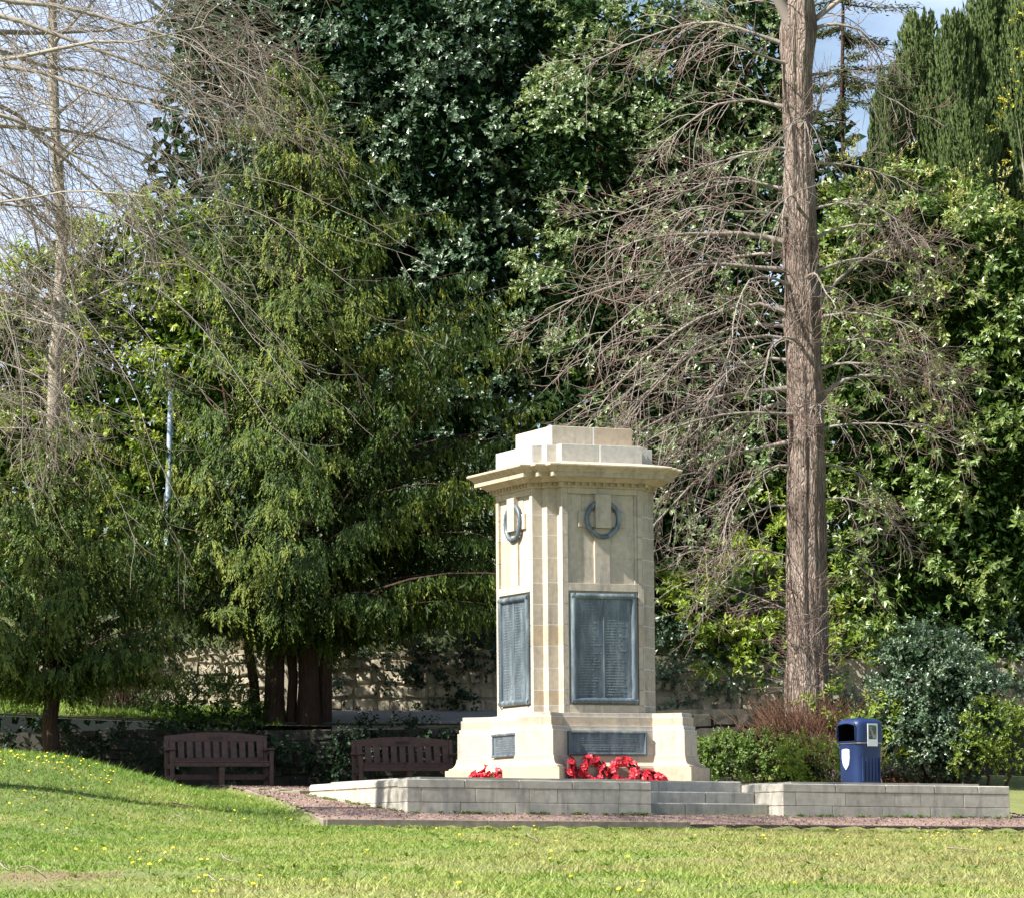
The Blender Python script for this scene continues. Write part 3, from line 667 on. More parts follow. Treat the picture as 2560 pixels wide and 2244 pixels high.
# attic and cap blocks with white pointed joints
Ba, Wa, Aa = 1.3417 * S, .8985 * S, .221 * S
z0, z1 = 6.50 * S, 6.868 * S
def half_cut(poly, name, z0, z1, cut, m):
    o = prism(name, poly, z0, z1, m, mon, .006)
    return o
x0 = -.02 * S
for k_ in range(4):
    o = [(-Wa, -Ba), (-.05 * S - .016, -Ba), (-.05 * S - .016, -Ba + .3), (-Wa, -Ba + .3)]; prism('attic_stone', rot4(o, k_), z0 - .03, z1, M['attic'], mon, .004)
    o = [(-.05 * S + .016, -Ba), (Wa, -Ba), (Wa, -Ba + .3), (-.05 * S + .016, -Ba + .3)]; prism('attic_stone', rot4(o, k_), z0 - .03, z1, M['attic'], mon, .004)
    o = [(-.05 * S - .0155, -Ba + .002), (-.05 * S + .0155, -Ba + .002), (-.05 * S + .0155, -Ba + .2), (-.05 * S - .0155, -Ba + .2)]; prism('pointed_joint', rot4(o, k_), z0 - .03, z1 - .003, M['whitejoint'], mon)
    o = [(-Ba, -Wa - .002), (-Ba + Aa, -Wa - .002), (-Ba + Aa, -Ba + Aa), (-Wa - .002, -Ba + Aa), (-Wa - .002, -Ba + .3), (-Ba + .3, -Ba + .3), (-Ba + .3, -Wa - .002)]
    prism('attic_stone', rot4([(-Ba + .001, -Wa - .002), (-Ba + Aa, -Wa - .002), (-Ba + Aa, -Ba + Aa), (-Wa - .002, -Ba + Aa), (-Wa - .002, -Wa - .002 + .12), (-Ba + .001, -Wa + .118)], k_) if False else rot4([(-Ba + Aa - .15, -Wa - .002), (-Ba + Aa, -Wa - .002), (-Ba + Aa, -Ba + Aa), (-Wa - .002, -Ba + Aa), (-Wa - .002, -Wa + .25), (-Ba + Aa - .15, -Wa + .25)], k_), z0 - .03, z1 - .001, M['attic'], mon, .003)
prism('attic_core', [(-1.05 * S, -1.05 * S), (1.05 * S, -1.05 * S), (1.05 * S, 1.05 * S), (-1.05 * S, 1.05 * S)], z0 - .03, z1 - .004, M['attic'], mon)
T_ = .8957 * S; z2 = 7.276 * S
jx = .02 * S
prism('cap_stone', [(-T_, -T_), (jx - .010, -T_), (jx - .010, T_), (-T_, T_)], z1 - .002, z2, M['sand'], mon, .006)
prism('cap_stone', [(jx + .010, -T_), (T_, -T_), (T_, T_), (jx + .010, T_)], z1 - .002, z2, M['sand'], mon, .006)
prism('pointed_joint', [(jx - .0095, -T_ + .002), (jx + .0095, -T_ + .002), (jx + .0095, T_ - .002), (jx - .0095, T_ - .002)], z1 - .002, z2 - .003, M['whitejoint'], mon)

# ------------------------------------------------------------------ poppy wreaths
bm = bmesh.new(); cv = bm.verts.new((0, 0, .004)); prev = []
NP = 10
for i_ in range(NP):
    a_ = i_ / NP * 2 * math.pi; rr = .043 * (1 if i_ % 2 else .74); prev.append(bm.verts.new((rr * math.cos(a_), rr * math.sin(a_), .016 if i_ % 2 else .008)))
for i_ in range(NP): bm.faces.new((cv, prev[i_], prev[(i_ + 1) % NP]))
hb = [bm.verts.new((.009 * math.cos(a_), .009 * math.sin(a_), .016)) for a_ in np.linspace(0, 2 * math.pi, 6, endpoint=False)]
f = bm.faces.new(hb); f.material_index = 1
pme = bpy.data.meshes.new('poppy'); bm.to_mesh(pme); bm.free(); pme.materials.append(M['poppy']); pme.materials.append(M['black'])
bmr = torus_bm(.155, .035, 36, 8); bmesh.ops.remove_doubles(bmr, verts=bmr.verts[:], dist=1e-5)
rme = bpy.data.meshes.new('ring'); bmr.to_mesh(rme); bmr.free(); rme.materials.append(M['ribbon'])
def wreath(name, label, loc, rot, npop=84, R=.155, tube=.047, group=None, sc=1.):
    e = empty(name, loc); e.rotation_euler = rot; e.scale = (sc, sc, sc); tag(e, label, 'wreath', group)
    link_mesh('ring', rme, e)
    for i_ in range(npop):
        a_ = 2 * math.pi * (i_ * .61803); b_ = random.uniform(-1.9, 1.9)
        out = Vector((math.cos(a_), 0, math.sin(a_))); d = (out * math.sin(b_) + Vector((0, -1, 0)) * math.cos(b_)).normalized()
        p_ = out * R + d * tube
        q = (d + Vector((random.uniform(-.35, .35), random.uniform(-.35, .35), random.uniform(-.35, .35)))).normalized().to_track_quat('Z', 'Y').to_euler()
        link_mesh('poppy', pme, e, loc=p_, rot=q, scale=(random.uniform(.8, 1.2),) * 3)
    return e
def wl(u, v, z): x, y = uv2w(u, v); return (x, y, z)
PZ = .014
vw = -1.45 * S - .28 * S - .10
wreath('poppy_wreath', 'red poppy wreath leaning upright below the dark plaque, beside the tipped one', wl(-.52 * S, vw, .26), (math.radians(-14), 0, TH + .05), sc=1.13)
wreath('poppy_wreath', 'brighter pinkish poppy wreath upright between another wreath and a fallen one', wl(.15 * S, vw - .02, .24), (math.radians(-17), 0, TH - .28), sc=1.13)
wreath('poppy_wreath', 'red poppy wreath tipped sideways against the corner of the buttress', wl(-1.02 * S, vw - .04, .25), (math.radians(-8), math.radians(38), TH + .92), sc=1.1)
wreath('poppy_wreath', 'red poppy wreath fallen flat at the end of the row, dark backing showing', wl(.74 * S, vw - .08, .145), (math.radians(-68), math.radians(12), TH - .2), sc=1.1)
wreath('poppy_wreath', 'pink and red poppy wreath lying under the white heart card', wl(-2.0 * S, .30, .19), (math.radians(-48), 0, TH - 1.45), sc=1.2)
wreath('poppy_wreath', 'bright red poppy wreath slumped beside the bunch of cream flowers', wl(-2.02 * S, -.14, .17), (math.radians(-50), math.radians(5), TH - 1.2), sc=1.1)
# heart card
hp = []
for t_ in np.linspace(0, 2 * math.pi, 28, endpoint=False):
    hp.append((.0050 * 16 * math.sin(t_) ** 3, .0052 * (13 * math.cos(t_) - 5 * math.cos(2 * t_) - 2 * math.cos(3 * t_) - math.cos(4 * t_))))
bm = rings_bm([[(x, 0, z) for x, z in hp], [(x, .006, z) for x, z in hp]])
_a = P(956, 1531, 0.); _d = _a - CAM; _ua = _a[0] * CT + _a[1] * ST; _uc = CAM[0] * CT + CAM[1] * ST
card_at = CAM + _d * (-2.66 * S - _uc) / (_ua - _uc)
hc = bm_obj('heart_card', bm, M['card']); hc.location = card_at; hc.rotation_euler = (math.radians(-28), math.radians(12), TH - .9)
tag(hc, 'white heart shaped card propped on the red poppies', 'card')
# bunch of cream flowers
fb = empty('flower_bunch', wl(-2.12 * S, -.46, .17)); tag(fb, 'small bunch of cream flowers wedged beside the front buttress', 'flowers')
bm = bmesh.new()
for i_ in range(9):
    a_ = i_ * .7; box_bm(-.004 + .01 * math.cos(a_), .004 + .01 * math.cos(a_), -.004 + .012 * math.sin(a_), .004 + .012 * math.sin(a_), -.14, .1, bm=bm)
bm_obj('stems', bm, M['stalk'], fb)
cme = pme.copy(); cme.name = 'bloom'; cme.materials.clear(); cme.materials.append(M['cream']); cme.materials.append(M['yellow'])
for i_ in range(10):
    d = Vector((random.gauss(-.5, .5), random.gauss(-.5, .5), abs(random.gauss(.6, .4)))).normalized()
    link_mesh('bloom', cme, fb, loc=d * .085 + Vector((0, 0, .11)), rot=d.to_track_quat('Z', 'Y').to_euler(), scale=(1.15,) * 3)

# ------------------------------------------------------------------ litter bin
def superring(a, b_, z, n=32, pw=5, cx=0, cy=0):
    r_ = []
    for i_ in range(n):
        t_ = 2 * math.pi * i_ / n + math.pi / n; c_, s_ = math.cos(t_), math.sin(t_)
        k_ = (abs(c_) ** pw + abs(s_) ** pw) ** (-1 / pw); r_.append((cx + a * k_ * c_, cy + b_ * k_ * s_, z))
    return r_
bx = PV(1718, 1560, VF + 1.25); bX, bY = uv2w(bx[0], bx[1])
bz = WT + .038 + tilt(bx[0])
BR = math.radians(37)
bn = empty('litter_bin', (bX, bY, bz), BR); tag(bn, 'blue plastic hooded litter bin with white shield and poster behind the low wall', 'litter bin')
top = P(1718, 1432, bY)[2] - bz
hw = .27
zo0, zo1 = top - .385, top - .11          # opening in the hood
body = [(.235, 0.), (.24, .02), (.25, .35), (.262, zo0 - .01), (.264, zo0)]
bbo = bm_obj('bin_body', rings_bm([superring(a_, a_, z) for a_, z in body]), M['binblue'], bn, True)
hb_ = [(.272, zo0 + .004), (.272, zo0 + .03), (.272, zo1 - .02), (.270, zo1 + .015), (.255, zo1 + .05), (.215, zo1 + .08), (.14, zo1 + .10), (.05, zo1 + .108)]
bm = rings_bm([superring(a_, a_ * .995, z, 64) for a_, z in hb_])
bmesh.ops.delete(bm, geom=[f_ for f_ in bm.faces if f_.calc_center_median().x < -.2 and abs(f_.calc_center_median().y) < .2 and zo0 + .03 < f_.calc_center_median().z < zo1 + .0], context='FACES')
ho = bm_obj('hood', bm, M['binblue'], bn, True)
# dark mouth on the face turned to the sun, framed by a raised lip
def mouth_ring(w2, z0, z1, x):
    pts = []
    for t_ in np.linspace(0, 1, 9): pts.append((x, w2 - 2 * w2 * t_, z1 - .035 * (2 * t_ - 1) ** 2))
    return pts + [(x, -w2, z0), (x, w2, z0)]
bm = rings_bm([[(x, y, z) for x, y, z in mouth_ring(.206, zo0 + .018, zo1 + .02, -.262)], mouth_ring(.206, zo0 + .018, zo1 + .02, .10)])
bmesh.ops.delete(bm, geom=[f_ for f_ in bm.faces if f_.calc_center_median().x < -.25], context='FACES')
bm_obj('mouth', bm, M['binhole'], ho)
lip = [Vector(p_) for p_ in mouth_ring(.205, zo0 + .012, zo1 + .022, -.277)]; lip.append(lip[0])
tubes('mouth_lip', [(np.array([tuple(p_) for p_ in lip]), np.full(len(lip), .011))], M['binblue'], ho, 6)
bm = rings_bm([[(x * 1.0, y, z) for x, y, z in superring(.2755, .2755, zo0 - .008)], superring(.2755, .2755, zo0 + .006)])
bm_obj('steel_band', bm, M['strap'], bn)
for i_ in range(6):
    y_ = -.262; x_ = -.17 + i_ * .068
    box('body_rib', x_ - .010, x_ + .010, -.2615, -.235, .04, zo0 - .22, M['binblue'], bbo, .005)
# shield badge
sh = []
for y_, z in [(-.085, .15), (-.085, .02), (-.06, -.08), (0, -.15), (.06, -.08), (.085, .02), (.085, .15), (.03, .165), (-.03, .165)]: sh.append((y_, z))
bm = rings_bm([[(-.272, y_, z) for y_, z in sh], [(-.255, y_, z) for y_, z in sh]])
zc = zo0 - .25
bm_obj('shield_badge', bm, M['white'], bbo, loc=(.006, .03, zc))
zt = zo1 + .005
pso = box('poster_sheet', -.09, .11, -.281, -.274, zt - .33, zt + .01, M['white'], bn, .001); pso['label'] = 'white framed poster with a dark green picture'
box('poster_picture', -.068, .088, -.2835, -.2805, zt - .225, zt - .012, M['poster'], pso, 0)

# ------------------------------------------------------------------ benches
def make_bench(label, loc, rz):
    e = empty('park_bench', loc, rz); e.scale = (.94, .94, .94); tag(e, label, 'bench')
    m = M['benchwood']; Wd = .9
    for s_ in (-1, 1):
        box('front_leg', s_ * Wd - .035, s_ * Wd + .035, -.26, -.19, 0, .62, m, e, .006)
        bm = box_bm(-.035, .035, -.035, .035, 0, .90, .006)
        for vt in bm.verts: vt.co.y += max(0, vt.co.z - .42) * .22
        bm_obj('back_leg', bm, m, e, loc=(s_ * Wd, .24, 0))
        box('armrest', s_ * Wd - .055, s_ * Wd + .055, -.30, .30, .622, .66, m, e, .008)
        box('side_rail', s_ * Wd - .022, s_ * Wd + .022, -.188, .203, .30, .38, m, e, .004)
        box('low_rail', s_ * Wd - .022, s_ * Wd + .022, -.188, .203, .10, .17, m, e, .004)
    box('centre_leg', -.05, .05, -.24, -.16, 0, .372, m, e, .006)
    box('centre_leg', -.045, .045, .16, .23, 0, .372, m, e, .006)
    box('front_rail', -Wd + .038, Wd - .038, -.262, -.232, .33, .40, m, e, .004)
    box('stretcher', -Wd + .038, Wd - .038, .03, .07, .10, .20, m, e, .004)
    for i_ in range(4): box('seat_slat', -Wd + .04, Wd - .04, -.258 + i_ * .118, -.258 + i_ * .118 + .098, .402, .43, m, e, .006)
    # back: curved top rail, lower rail, slats
    def lean(z): return .24 + max(0, z - .42) * .22
    bm = box_bm(-Wd + .038, Wd - .038, lean(.47) - .018, lean(.47) + .018, .44, .50, .004); bm_obj('lower_back_rail', bm, m, e)
    n_ = 16; rg = []
    for i_ in range(n_ + 1):
        x = -Wd - .02 + (2 * Wd + .04) * i_ / n_; zt_ = .895 + .065 * (1 - (x / Wd) ** 2); y0 = lean(.84)
        rg.append([(x, y0 - .022, .795), (x, y0 + .022, .795), (x, y0 + .034, zt_), (x, y0 - .010, zt_)])
    tro = bm_obj('top_rail', rings_bm(rg), m, e)
    ns = 11
    for i_ in range(ns):
        x = -Wd + .10 + (2 * Wd - .2) * i_ / (ns - 1)
        bm = box_bm(x - .055, x + .055, -.010, .010, .502, .794, .003)
        for vt in bm.verts: vt.co.y += lean(vt.co.z)
        bm_obj('back_slat', bm, m, e)
    box('nameplate', -.13, .13, lean(.85) - .030, lean(.85) - .0225, .83, .885, M['plate'], tro, .001)
    return e
b1 = P(438, 1570, 4.6); b2 = P(812, 1570, 4.9)
zb1 = P(438, 1567, 4.6)[2]
make_bench('dark brown slatted bench with curved top rail beside the grassy mound', (b1[0], b1[1], zb1), math.radians(17))
zb2 = P(812, 1576, 4.9)[2]
make_bench('dark brown slatted bench half hidden behind the memorial base', (b2[0], b2[1], zb2), math.radians(17))
gp = empty('bench_pad')
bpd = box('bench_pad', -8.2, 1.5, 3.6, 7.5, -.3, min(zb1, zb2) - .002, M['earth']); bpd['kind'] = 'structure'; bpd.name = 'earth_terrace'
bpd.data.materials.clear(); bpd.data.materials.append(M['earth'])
bpy.data.objects.remove(gp)

# ------------------------------------------------------------------ walls behind
def stone_variants(k=7):
    out = []
    for i_ in range(k):
        bm = box_bm(-.5, .5, -.5, .5, -.5, .5, .12)
        for vt in bm.verts: vt.co += Vector((random.uniform(-.08, .08), random.uniform(-.12, .12), random.uniform(-.11, .11)))
        bmesh.ops.recalc_face_normals(bm, faces=bm.faces[:])
        me = bpy.data.meshes.new('stone'); bm.to_mesh(me); bm.free(); out.append(me)
    return out
def rubble_wall(name, label, x0, x1, yf, thick, basef, height, m, spans, stone_h, stone_l, zmax, topcaps=False):
    e = empty(name, (0, yf, 0)); tag(e, label, 'stone wall')
    vs = stone_variants()
    for me in vs: me.materials.append(m)
    nx = 60; X = np.linspace(x0, x1, nx)
    bm = bmesh.new(); rows = []
    for x in X:
        zb = basef(x); rows.append([bm.verts.new((x, .03, zb - .3)), bm.verts.new((x, .03, zb + height(x))), bm.verts.new((x, thick, zb + height(x))), bm.verts.new((x, thick, zb - .3))])
    for a_, b_ in zip(rows, rows[1:]):
        for i_ in range(4): bm.faces.new((a_[i_], a_[(i_ + 1) % 4], b_[(i_ + 1) % 4], b_[i_]))
    bm.faces.new(rows[0]); bm.faces.new(rows[-1][::-1])
    bm_obj('mortar_core', bm, M['mud'] if m is M['rubble'] else m, e)
    for sx0, sx1 in spans:
        z = 0.0
        while z < zmax:
            h = random.uniform(*stone_h); x = sx0 - random.uniform(0, .2)
            while x < sx1:
                l = random.uniform(*stone_l); cx = x + l / 2
                if z + h * .6 > height(cx): x += l; continue
                link_mesh('stone', random.choice(vs), e, loc=(cx, .085 + random.uniform(-.025, .025), basef(cx) + z + h / 2 + random.uniform(-.035, .035)), rot=(0, random.uniform(-.09, .09), random.choice((0, math.pi))), scale=(l * random.uniform(.88, 1.03), .22, h * random.uniform(.72, 1.08)))
                x += l
            z += h
    return e
xl = lambda xd, Y: P(xd, 1400, Y)[0]
rubble_wall('rubble_wall', 'tall sunlit rubble stone wall behind the road with ivy hanging over it', -16, 16, 11.1, .4, lambda x: float(upper_h(x, 11.0)) - .02, lambda x: 1.12 - .12 * min(1, max(0, x - 1)), M['rubble'],
            [(xl(385, 11), xl(520, 11)), (xl(625, 11), xl(1000, 11)), (xl(1305, 11), xl(1580, 11)), (xl(1985, 11), xl(2044, 11))], (.13, .26), (.18, .55), 1.35)
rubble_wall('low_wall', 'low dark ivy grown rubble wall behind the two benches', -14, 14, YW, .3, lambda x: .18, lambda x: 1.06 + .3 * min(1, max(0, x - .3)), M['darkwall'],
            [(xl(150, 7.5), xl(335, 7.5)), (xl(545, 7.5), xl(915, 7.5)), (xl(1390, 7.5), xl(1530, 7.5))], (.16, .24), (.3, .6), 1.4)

# ------------------------------------------------------------------ foliage helpers
def lobes_from(pix):
    """(x, y, Y, half width px, half height px, half depth m) -> centres and radii in metres"""
    out = []
    for xd, yd, Y, rx, rz, ry in pix:
        c = P(xd, yd, Y); k_ = (Y - CAM[1]) / FPX * 2560 / 2044
        out.append((c, np.array([rx * k_, ry, rz * k_])))
    return out
def clump_crown(lobes, clumps_per_m2, clump_r, shoots, leaves, L, W, up=.35, spread=.9, droop=.12, slen=(.10, .22), back=.3, flat=.8, tlow=0.):
    base, axis, upn, ll, ww, tt = [], [], [], [], [], []
    for li, (c, r) in enumerate(lobes):
        area = 4 * math.pi * (((r[0] * r[1]) ** 1.6 + (r[0] * r[2]) ** 1.6 + (r[1] * r[2]) ** 1.6) / 3) ** (1 / 1.6)
        n = int(area * clumps_per_m2); d = rsph(n)
        keep = (d[:, 1] < .35) | (RNG.random(n) < back); d = d[keep]; n = len(d)
        if not n: continue
        p_ = c + d * r * RNG.uniform(.74, 1.08, n)[:, None]
        ok = np.ones(n, bool)
        for lj, (c2, r2_) in enumerate(lobes):
            if lj != li: ok &= (np.linalg.norm((p_ - c2) / r2_, axis=1) > .72)
        p_, d = p_[ok], d[ok]; n = len(p_)
        if not n: continue
        out = nrm(d / r); rc = RNG.uniform(*clump_r, n); ctint = RNG.normal(.45, .16, n)
        m_ = n * shoots; ci = np.repeat(np.arange(n), shoots)
        sdv = nrm(out[ci] * .75 + rsph(m_) * .9 + np.array([0, 0, up])); sb = p_[ci] + sdv * (rc[ci] * RNG.uniform(.35, 1.0, m_))[:, None] * np.array([1, 1, flat])
        sl = RNG.uniform(*slen, m_)
        k_ = m_ * leaves; si = np.repeat(np.arange(m_), leaves); tpos = np.tile(np.linspace(0, 1, leaves), m_)
        rad = rsph(k_); rad = nrm(rad - (rad * sdv[si]).sum(1)[:, None] * sdv[si])
        ax = nrm(rad * spread + sdv[si] * (.35 + .5 * tpos)[:, None] + np.array([0, 0, -droop]))
        base.append(sb[si] + sdv[si] * (sl[si] * tpos)[:, None]); axis.append(ax); upn.append(nrm(sdv[si] + rsph(k_) * .35 + np.array([0, 0, .3])))
        s_ = RNG.uniform(.7, 1.2, k_); ll.append(L * s_); ww.append(W * s_)
        tt.append(ctint[ci][si] + RNG.normal(0, .14, k_) + .12 * tpos + tlow)
    return [np.concatenate(a_) for a_ in (base, axis, upn, ll, ww, tt)]
def inner_leaves(lobes, per_m3, size):
    base = []
    for c, r in lobes:
        n = int(4.19 * r[0] * r[1] * r[2] * per_m3); d = rsph(n)
        base.append(c + d * r * (RNG.uniform(.3, .80, n) ** .6)[:, None])
    b_ = np.concatenate(base); n = len(b_)
    return [b_, rsph(n), rsph(n), RNG.uniform(.6, 1.3, n) * size, RNG.uniform(.5, .9, n) * size * .7, RNG.uniform(0, .02, n)]  # darkest tint, no shine: shade inside the crown put into leaf colour
def cat_l(*ls): return [np.concatenate(a_) for a_ in zip(*ls)]
def trunk_line(p0, p1, r0, r1, n=9, wob=.06):
    t_ = np.linspace(0, 1, n)[:, None]; pts = np.array(p0) + (np.array(p1) - np.array(p0)) * t_ + RNG.normal(0, wob, (n, 3)) * np.array([1, 1, 0]) * np.minimum(t_ * 4, 1)
    r_ = r0 + (r1 - r0) * t_[:, 0]; r_[0] *= 1.35
    return pts, r_
def leafy(name, label, cat, pix, m, dens, cr, shoots, leaves, L, W, group=None, inner=40, isize=.16, trunks=1, ground=None, tr=.16, trunk_name='trunk', bark='yewbark', **kw):
    lob = lobes_from(pix) if pix and not isinstance(pix[0][0], np.ndarray) else pix
    c0 = np.mean([c for c, r in lob], 0); zmin = min(c[2] - r[2] for c, r in lob); ztop = max(c[2] + r[2] * .6 for c, r in lob)
    gz = ground if ground is not None else zmin
    e = empty(name, (c0[0], c0[1], gz)); tag(e, label, cat, group)
    off = np.array([c0[0], c0[1], gz])
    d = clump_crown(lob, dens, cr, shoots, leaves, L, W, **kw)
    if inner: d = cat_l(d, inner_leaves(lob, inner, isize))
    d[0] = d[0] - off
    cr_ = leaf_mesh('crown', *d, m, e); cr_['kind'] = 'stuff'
    for i_ in range(trunks):
        dx = 0 if trunks == 1 else (i_ - (trunks - 1) / 2) * .35
        tp = lob[i_ % len(lob)][0] - off
        tubes(trunk_name, [trunk_line((dx, 0, -.1), (tp[0] * .7 + dx, tp[1] * .7, max(.3, (ztop - gz) * .75)), tr, tr * .3)], M[bark], e, 8)
    # limbs to the lobes
    ln = []
    for c, r in lob:
        q = c - off; s0 = np.array([0, 0, max(.1, min(q[2] * .45, (ztop - gz) * .5))])
        ln.append(trunk_line(s0, q, tr * .4, tr * .12, 7, .05))
    tubes('branches', ln, M[bark], e, 5)
    return e

# ------------------------------------------------------------------ yews
def yew(name, label, pos, height, zlow, nl, rad_fn, m, stems, seed, extra=()):
    global RNG
    RNG = np.random.default_rng(seed)
    e = empty(name, pos); tag(e, label, 'yew tree')
    for sx, sy, tx, ty, r0, hh in stems:
        tubes('trunk', [trunk_line((sx, sy, -.3), (tx, ty, hh), r0, r0 * .25, 12, .04)], M['yewbark'], e, 10)
    lines = []; bl_b, bl_d, bl_l, bl_t = [], [], [], []
    for i_ in range(nl + len(extra)):
        t_ = (i_ + RNG.random()) / nl; z = zlow + (height - zlow) * min(t_, 1.) ** 1.15 * .97
        az = i_ * 2.39996 + RNG.normal(0, .3)
        R_ = rad_fn(z / height, az) * RNG.uniform(.62, 1.15)
        if i_ >= nl: z, az, R_ = extra[i_ - nl][:3]
        if R_ < .15: continue
        el = RNG.uniform(.3, 1.0) + .2 * (z / height)
        if i_ >= nl: el = extra[i_ - nl][3]
        k_ = 9; s_ = np.linspace(0, 1, k_)
        horiz = np.array([math.cos(az), math.sin(az), 0]); lat = np.array([-math.sin(az), math.cos(az), 0])
        up_ = R_ * math.tan(min(el, 1.15)); z0_ = max(zlow * .75, z - up_ * .75); bend = RNG.uniform(.65, 1.1)
        rise = (z - z0_ + .2 * R_) * s_ ** bend - RNG.uniform(.05, .3) * R_ * s_ ** 3
        pts = horiz * (R_ * s_)[:, None] + lat * (np.sin(s_ * RNG.uniform(1.5, 4) + az) * RNG.uniform(.05, .3) * R_ * s_)[:, None]; pts[:, 2] = z0_ + rise
        lines.append((pts, np.interp(s_, [0, 1], [.007 + .006 * R_, .003])))
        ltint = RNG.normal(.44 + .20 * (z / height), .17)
        nlat = max(5, int(R_ / .10)); tl = np.linspace(.12, 1, nlat)
        P0 = np.stack([np.interp(tl, s_, pts[:, j]) for j in range(3)], 1)
        tang = nrm(np.stack([np.interp(tl, s_, np.gradient(pts[:, j], s_)) for j in range(3)], 1))
        gap = RNG.uniform(0, 6.28)
        for q in range(nlat):
            if math.sin(tl[q] * R_ * 4.2 + gap) < -.55 and tl[q] < .9: continue
            sgn = 1 if q % 2 else -1
            ld_ = nrm(tang[q] * .75 + lat * sgn * RNG.uniform(.5, 1.0) + np.array([0, 0, RNG.uniform(-.15, .2)]))
            ll_ = (.16 + .42 * (1 - tl[q]) ** .5 * min(1, R_ / 2.0)) * RNG.uniform(.5, 1.3)
            nb = max(2, int(ll_ / .066)); tb = np.linspace(.08, 1, nb)
            bp_ = P0[q] + ld_ * (ll_ * tb)[:, None]; bp_[:, 2] -= .22 * ll_ * tb ** 2
            hang = np.tile(np.array([0, 0, -1.]), (nb, 1)) * RNG.uniform(.7, 1.4, nb)[:, None] + ld_ * RNG.uniform(.15, .6, nb)[:, None] + RNG.normal(0, .2, (nb, 3))
            bl_b.append(bp_); bl_d.append(nrm(hang)); bl_l.append(RNG.uniform(.10, .32, nb) * (1.7 if RNG.random() < .25 else 1)); bl_t.append(np.full(nb, ltint) + .22 * tb * tl[q])
    tubes('branches', lines, M['yewbark'], e, 5)
    bb, bd, bl, bt = np.concatenate(bl_b), np.concatenate(bl_d), np.concatenate(bl_l), np.concatenate(bl_t)
    nn = 15; n = len(bb); ii = np.repeat(np.arange(n), nn); tp = np.tile(np.linspace(.05, 1, nn), n)
    base = bb[ii] + bd[ii] * (bl[ii] * tp)[:, None] + RNG.normal(0, .013, (n * nn, 3)); base[:, 2] -= (bl[ii] * tp) ** 2 * .6
    rad = rsph(n * nn); rad = nrm(rad - (rad * bd[ii]).sum(1)[:, None] * bd[ii])
    outw = nrm(bb[ii] * np.array([1, 1, 0]) + np.array([0, 0, .9]) + RNG.normal(0, .6, (n, 3))[ii])
    ax = nrm(rad * .5 + bd[ii] * 1.1); ax = nrm(ax - .7 * (ax * outw).sum(1)[:, None] * outw)
    leaf = leaf_mesh('foliage', base, ax, outw + rsph(n * nn) * .6, RNG.uniform(.05, .095, n * nn), RNG.uniform(.018, .030, n * nn), bt[ii] + RNG.normal(0, .12, n * nn) + .38 * (tp - .6), m, e)  # tips tinted lighter, strand bases darker: lit ends painted into the needles
    leaf['kind'] = 'stuff'
    kk = RNG.random(n) < .85; q = bb[kk] * np.array([.93, .93, 1]) - np.array([0, 0, .06]); m2 = len(q)
    o = leaf_mesh('inner_sprays', q, nrm(bd[kk] + RNG.normal(0, .35, (m2, 3))), rsph(m2) + outw[::nn][kk], RNG.uniform(.15, .30, m2), RNG.uniform(.045, .085, m2), RNG.uniform(0, .22, m2), m, e); o['kind'] = 'stuff'  # dark backing sprays: shade of the gaps put into their tint
    print(name, 'needles', n * nn)
    return e
yp1 = P(588, 1475, 8.2); yp1[2] = 1.2
K1 = (8.2 - CAM[1]) / FPX * 2560 / 2044
def yew_r(h, az):
    base = np.interp(h, [0, .12, .22, .35, .5, .65, .8, .92, 1.], [3.2, 3.8, 3.9, 3.7, 3.2, 2.4, 1.5, .7, .15])
    ca, sa = math.cos(az), math.sin(az)
    k_ = (1 + .2 * max(0, ca) * (h < .6)) * (1 - .40 * max(0, -ca) * float(np.interp(h, [.2, .42, .9], [0, 1, .3]))) * (1 - .6 * max(0, sa))
    return base * k_ * (1 + .16 * math.sin(az * 3 + h * 19))
H1 = (1475 - 45) * K1
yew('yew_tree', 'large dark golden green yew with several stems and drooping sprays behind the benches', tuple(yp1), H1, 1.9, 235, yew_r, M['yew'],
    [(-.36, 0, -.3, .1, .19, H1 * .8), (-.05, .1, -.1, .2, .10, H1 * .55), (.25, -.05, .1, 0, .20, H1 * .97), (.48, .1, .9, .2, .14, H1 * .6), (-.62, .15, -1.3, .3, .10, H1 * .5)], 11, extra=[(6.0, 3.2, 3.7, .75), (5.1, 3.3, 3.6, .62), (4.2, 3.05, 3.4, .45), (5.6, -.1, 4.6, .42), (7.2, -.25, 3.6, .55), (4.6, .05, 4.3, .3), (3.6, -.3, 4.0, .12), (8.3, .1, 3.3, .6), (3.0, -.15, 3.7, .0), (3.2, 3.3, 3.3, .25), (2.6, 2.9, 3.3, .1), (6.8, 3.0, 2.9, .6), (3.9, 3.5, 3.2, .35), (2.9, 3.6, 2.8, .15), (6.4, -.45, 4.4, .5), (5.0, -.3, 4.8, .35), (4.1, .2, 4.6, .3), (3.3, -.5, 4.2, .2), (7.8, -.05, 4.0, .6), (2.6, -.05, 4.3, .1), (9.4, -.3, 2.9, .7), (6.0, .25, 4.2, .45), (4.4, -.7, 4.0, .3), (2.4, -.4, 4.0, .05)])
yp2 = P(100, 1470, 5.6); yp2[2] = .7
def yew2_r(h, az): return np.interp(h, [0, .2, .45, .7, .9, 1.], [2.2, 2.5, 2.3, 1.7, .8, .15])
yew('yew_tree', 'smaller green yew on a single dark trunk beside the verge', tuple(yp2), 6.0, 1.4, 95, yew2_r, M['yew2'], [(0, 0, .1, 0, .16, 5.2)], 12)

RNG = np.random.default_rng(21)
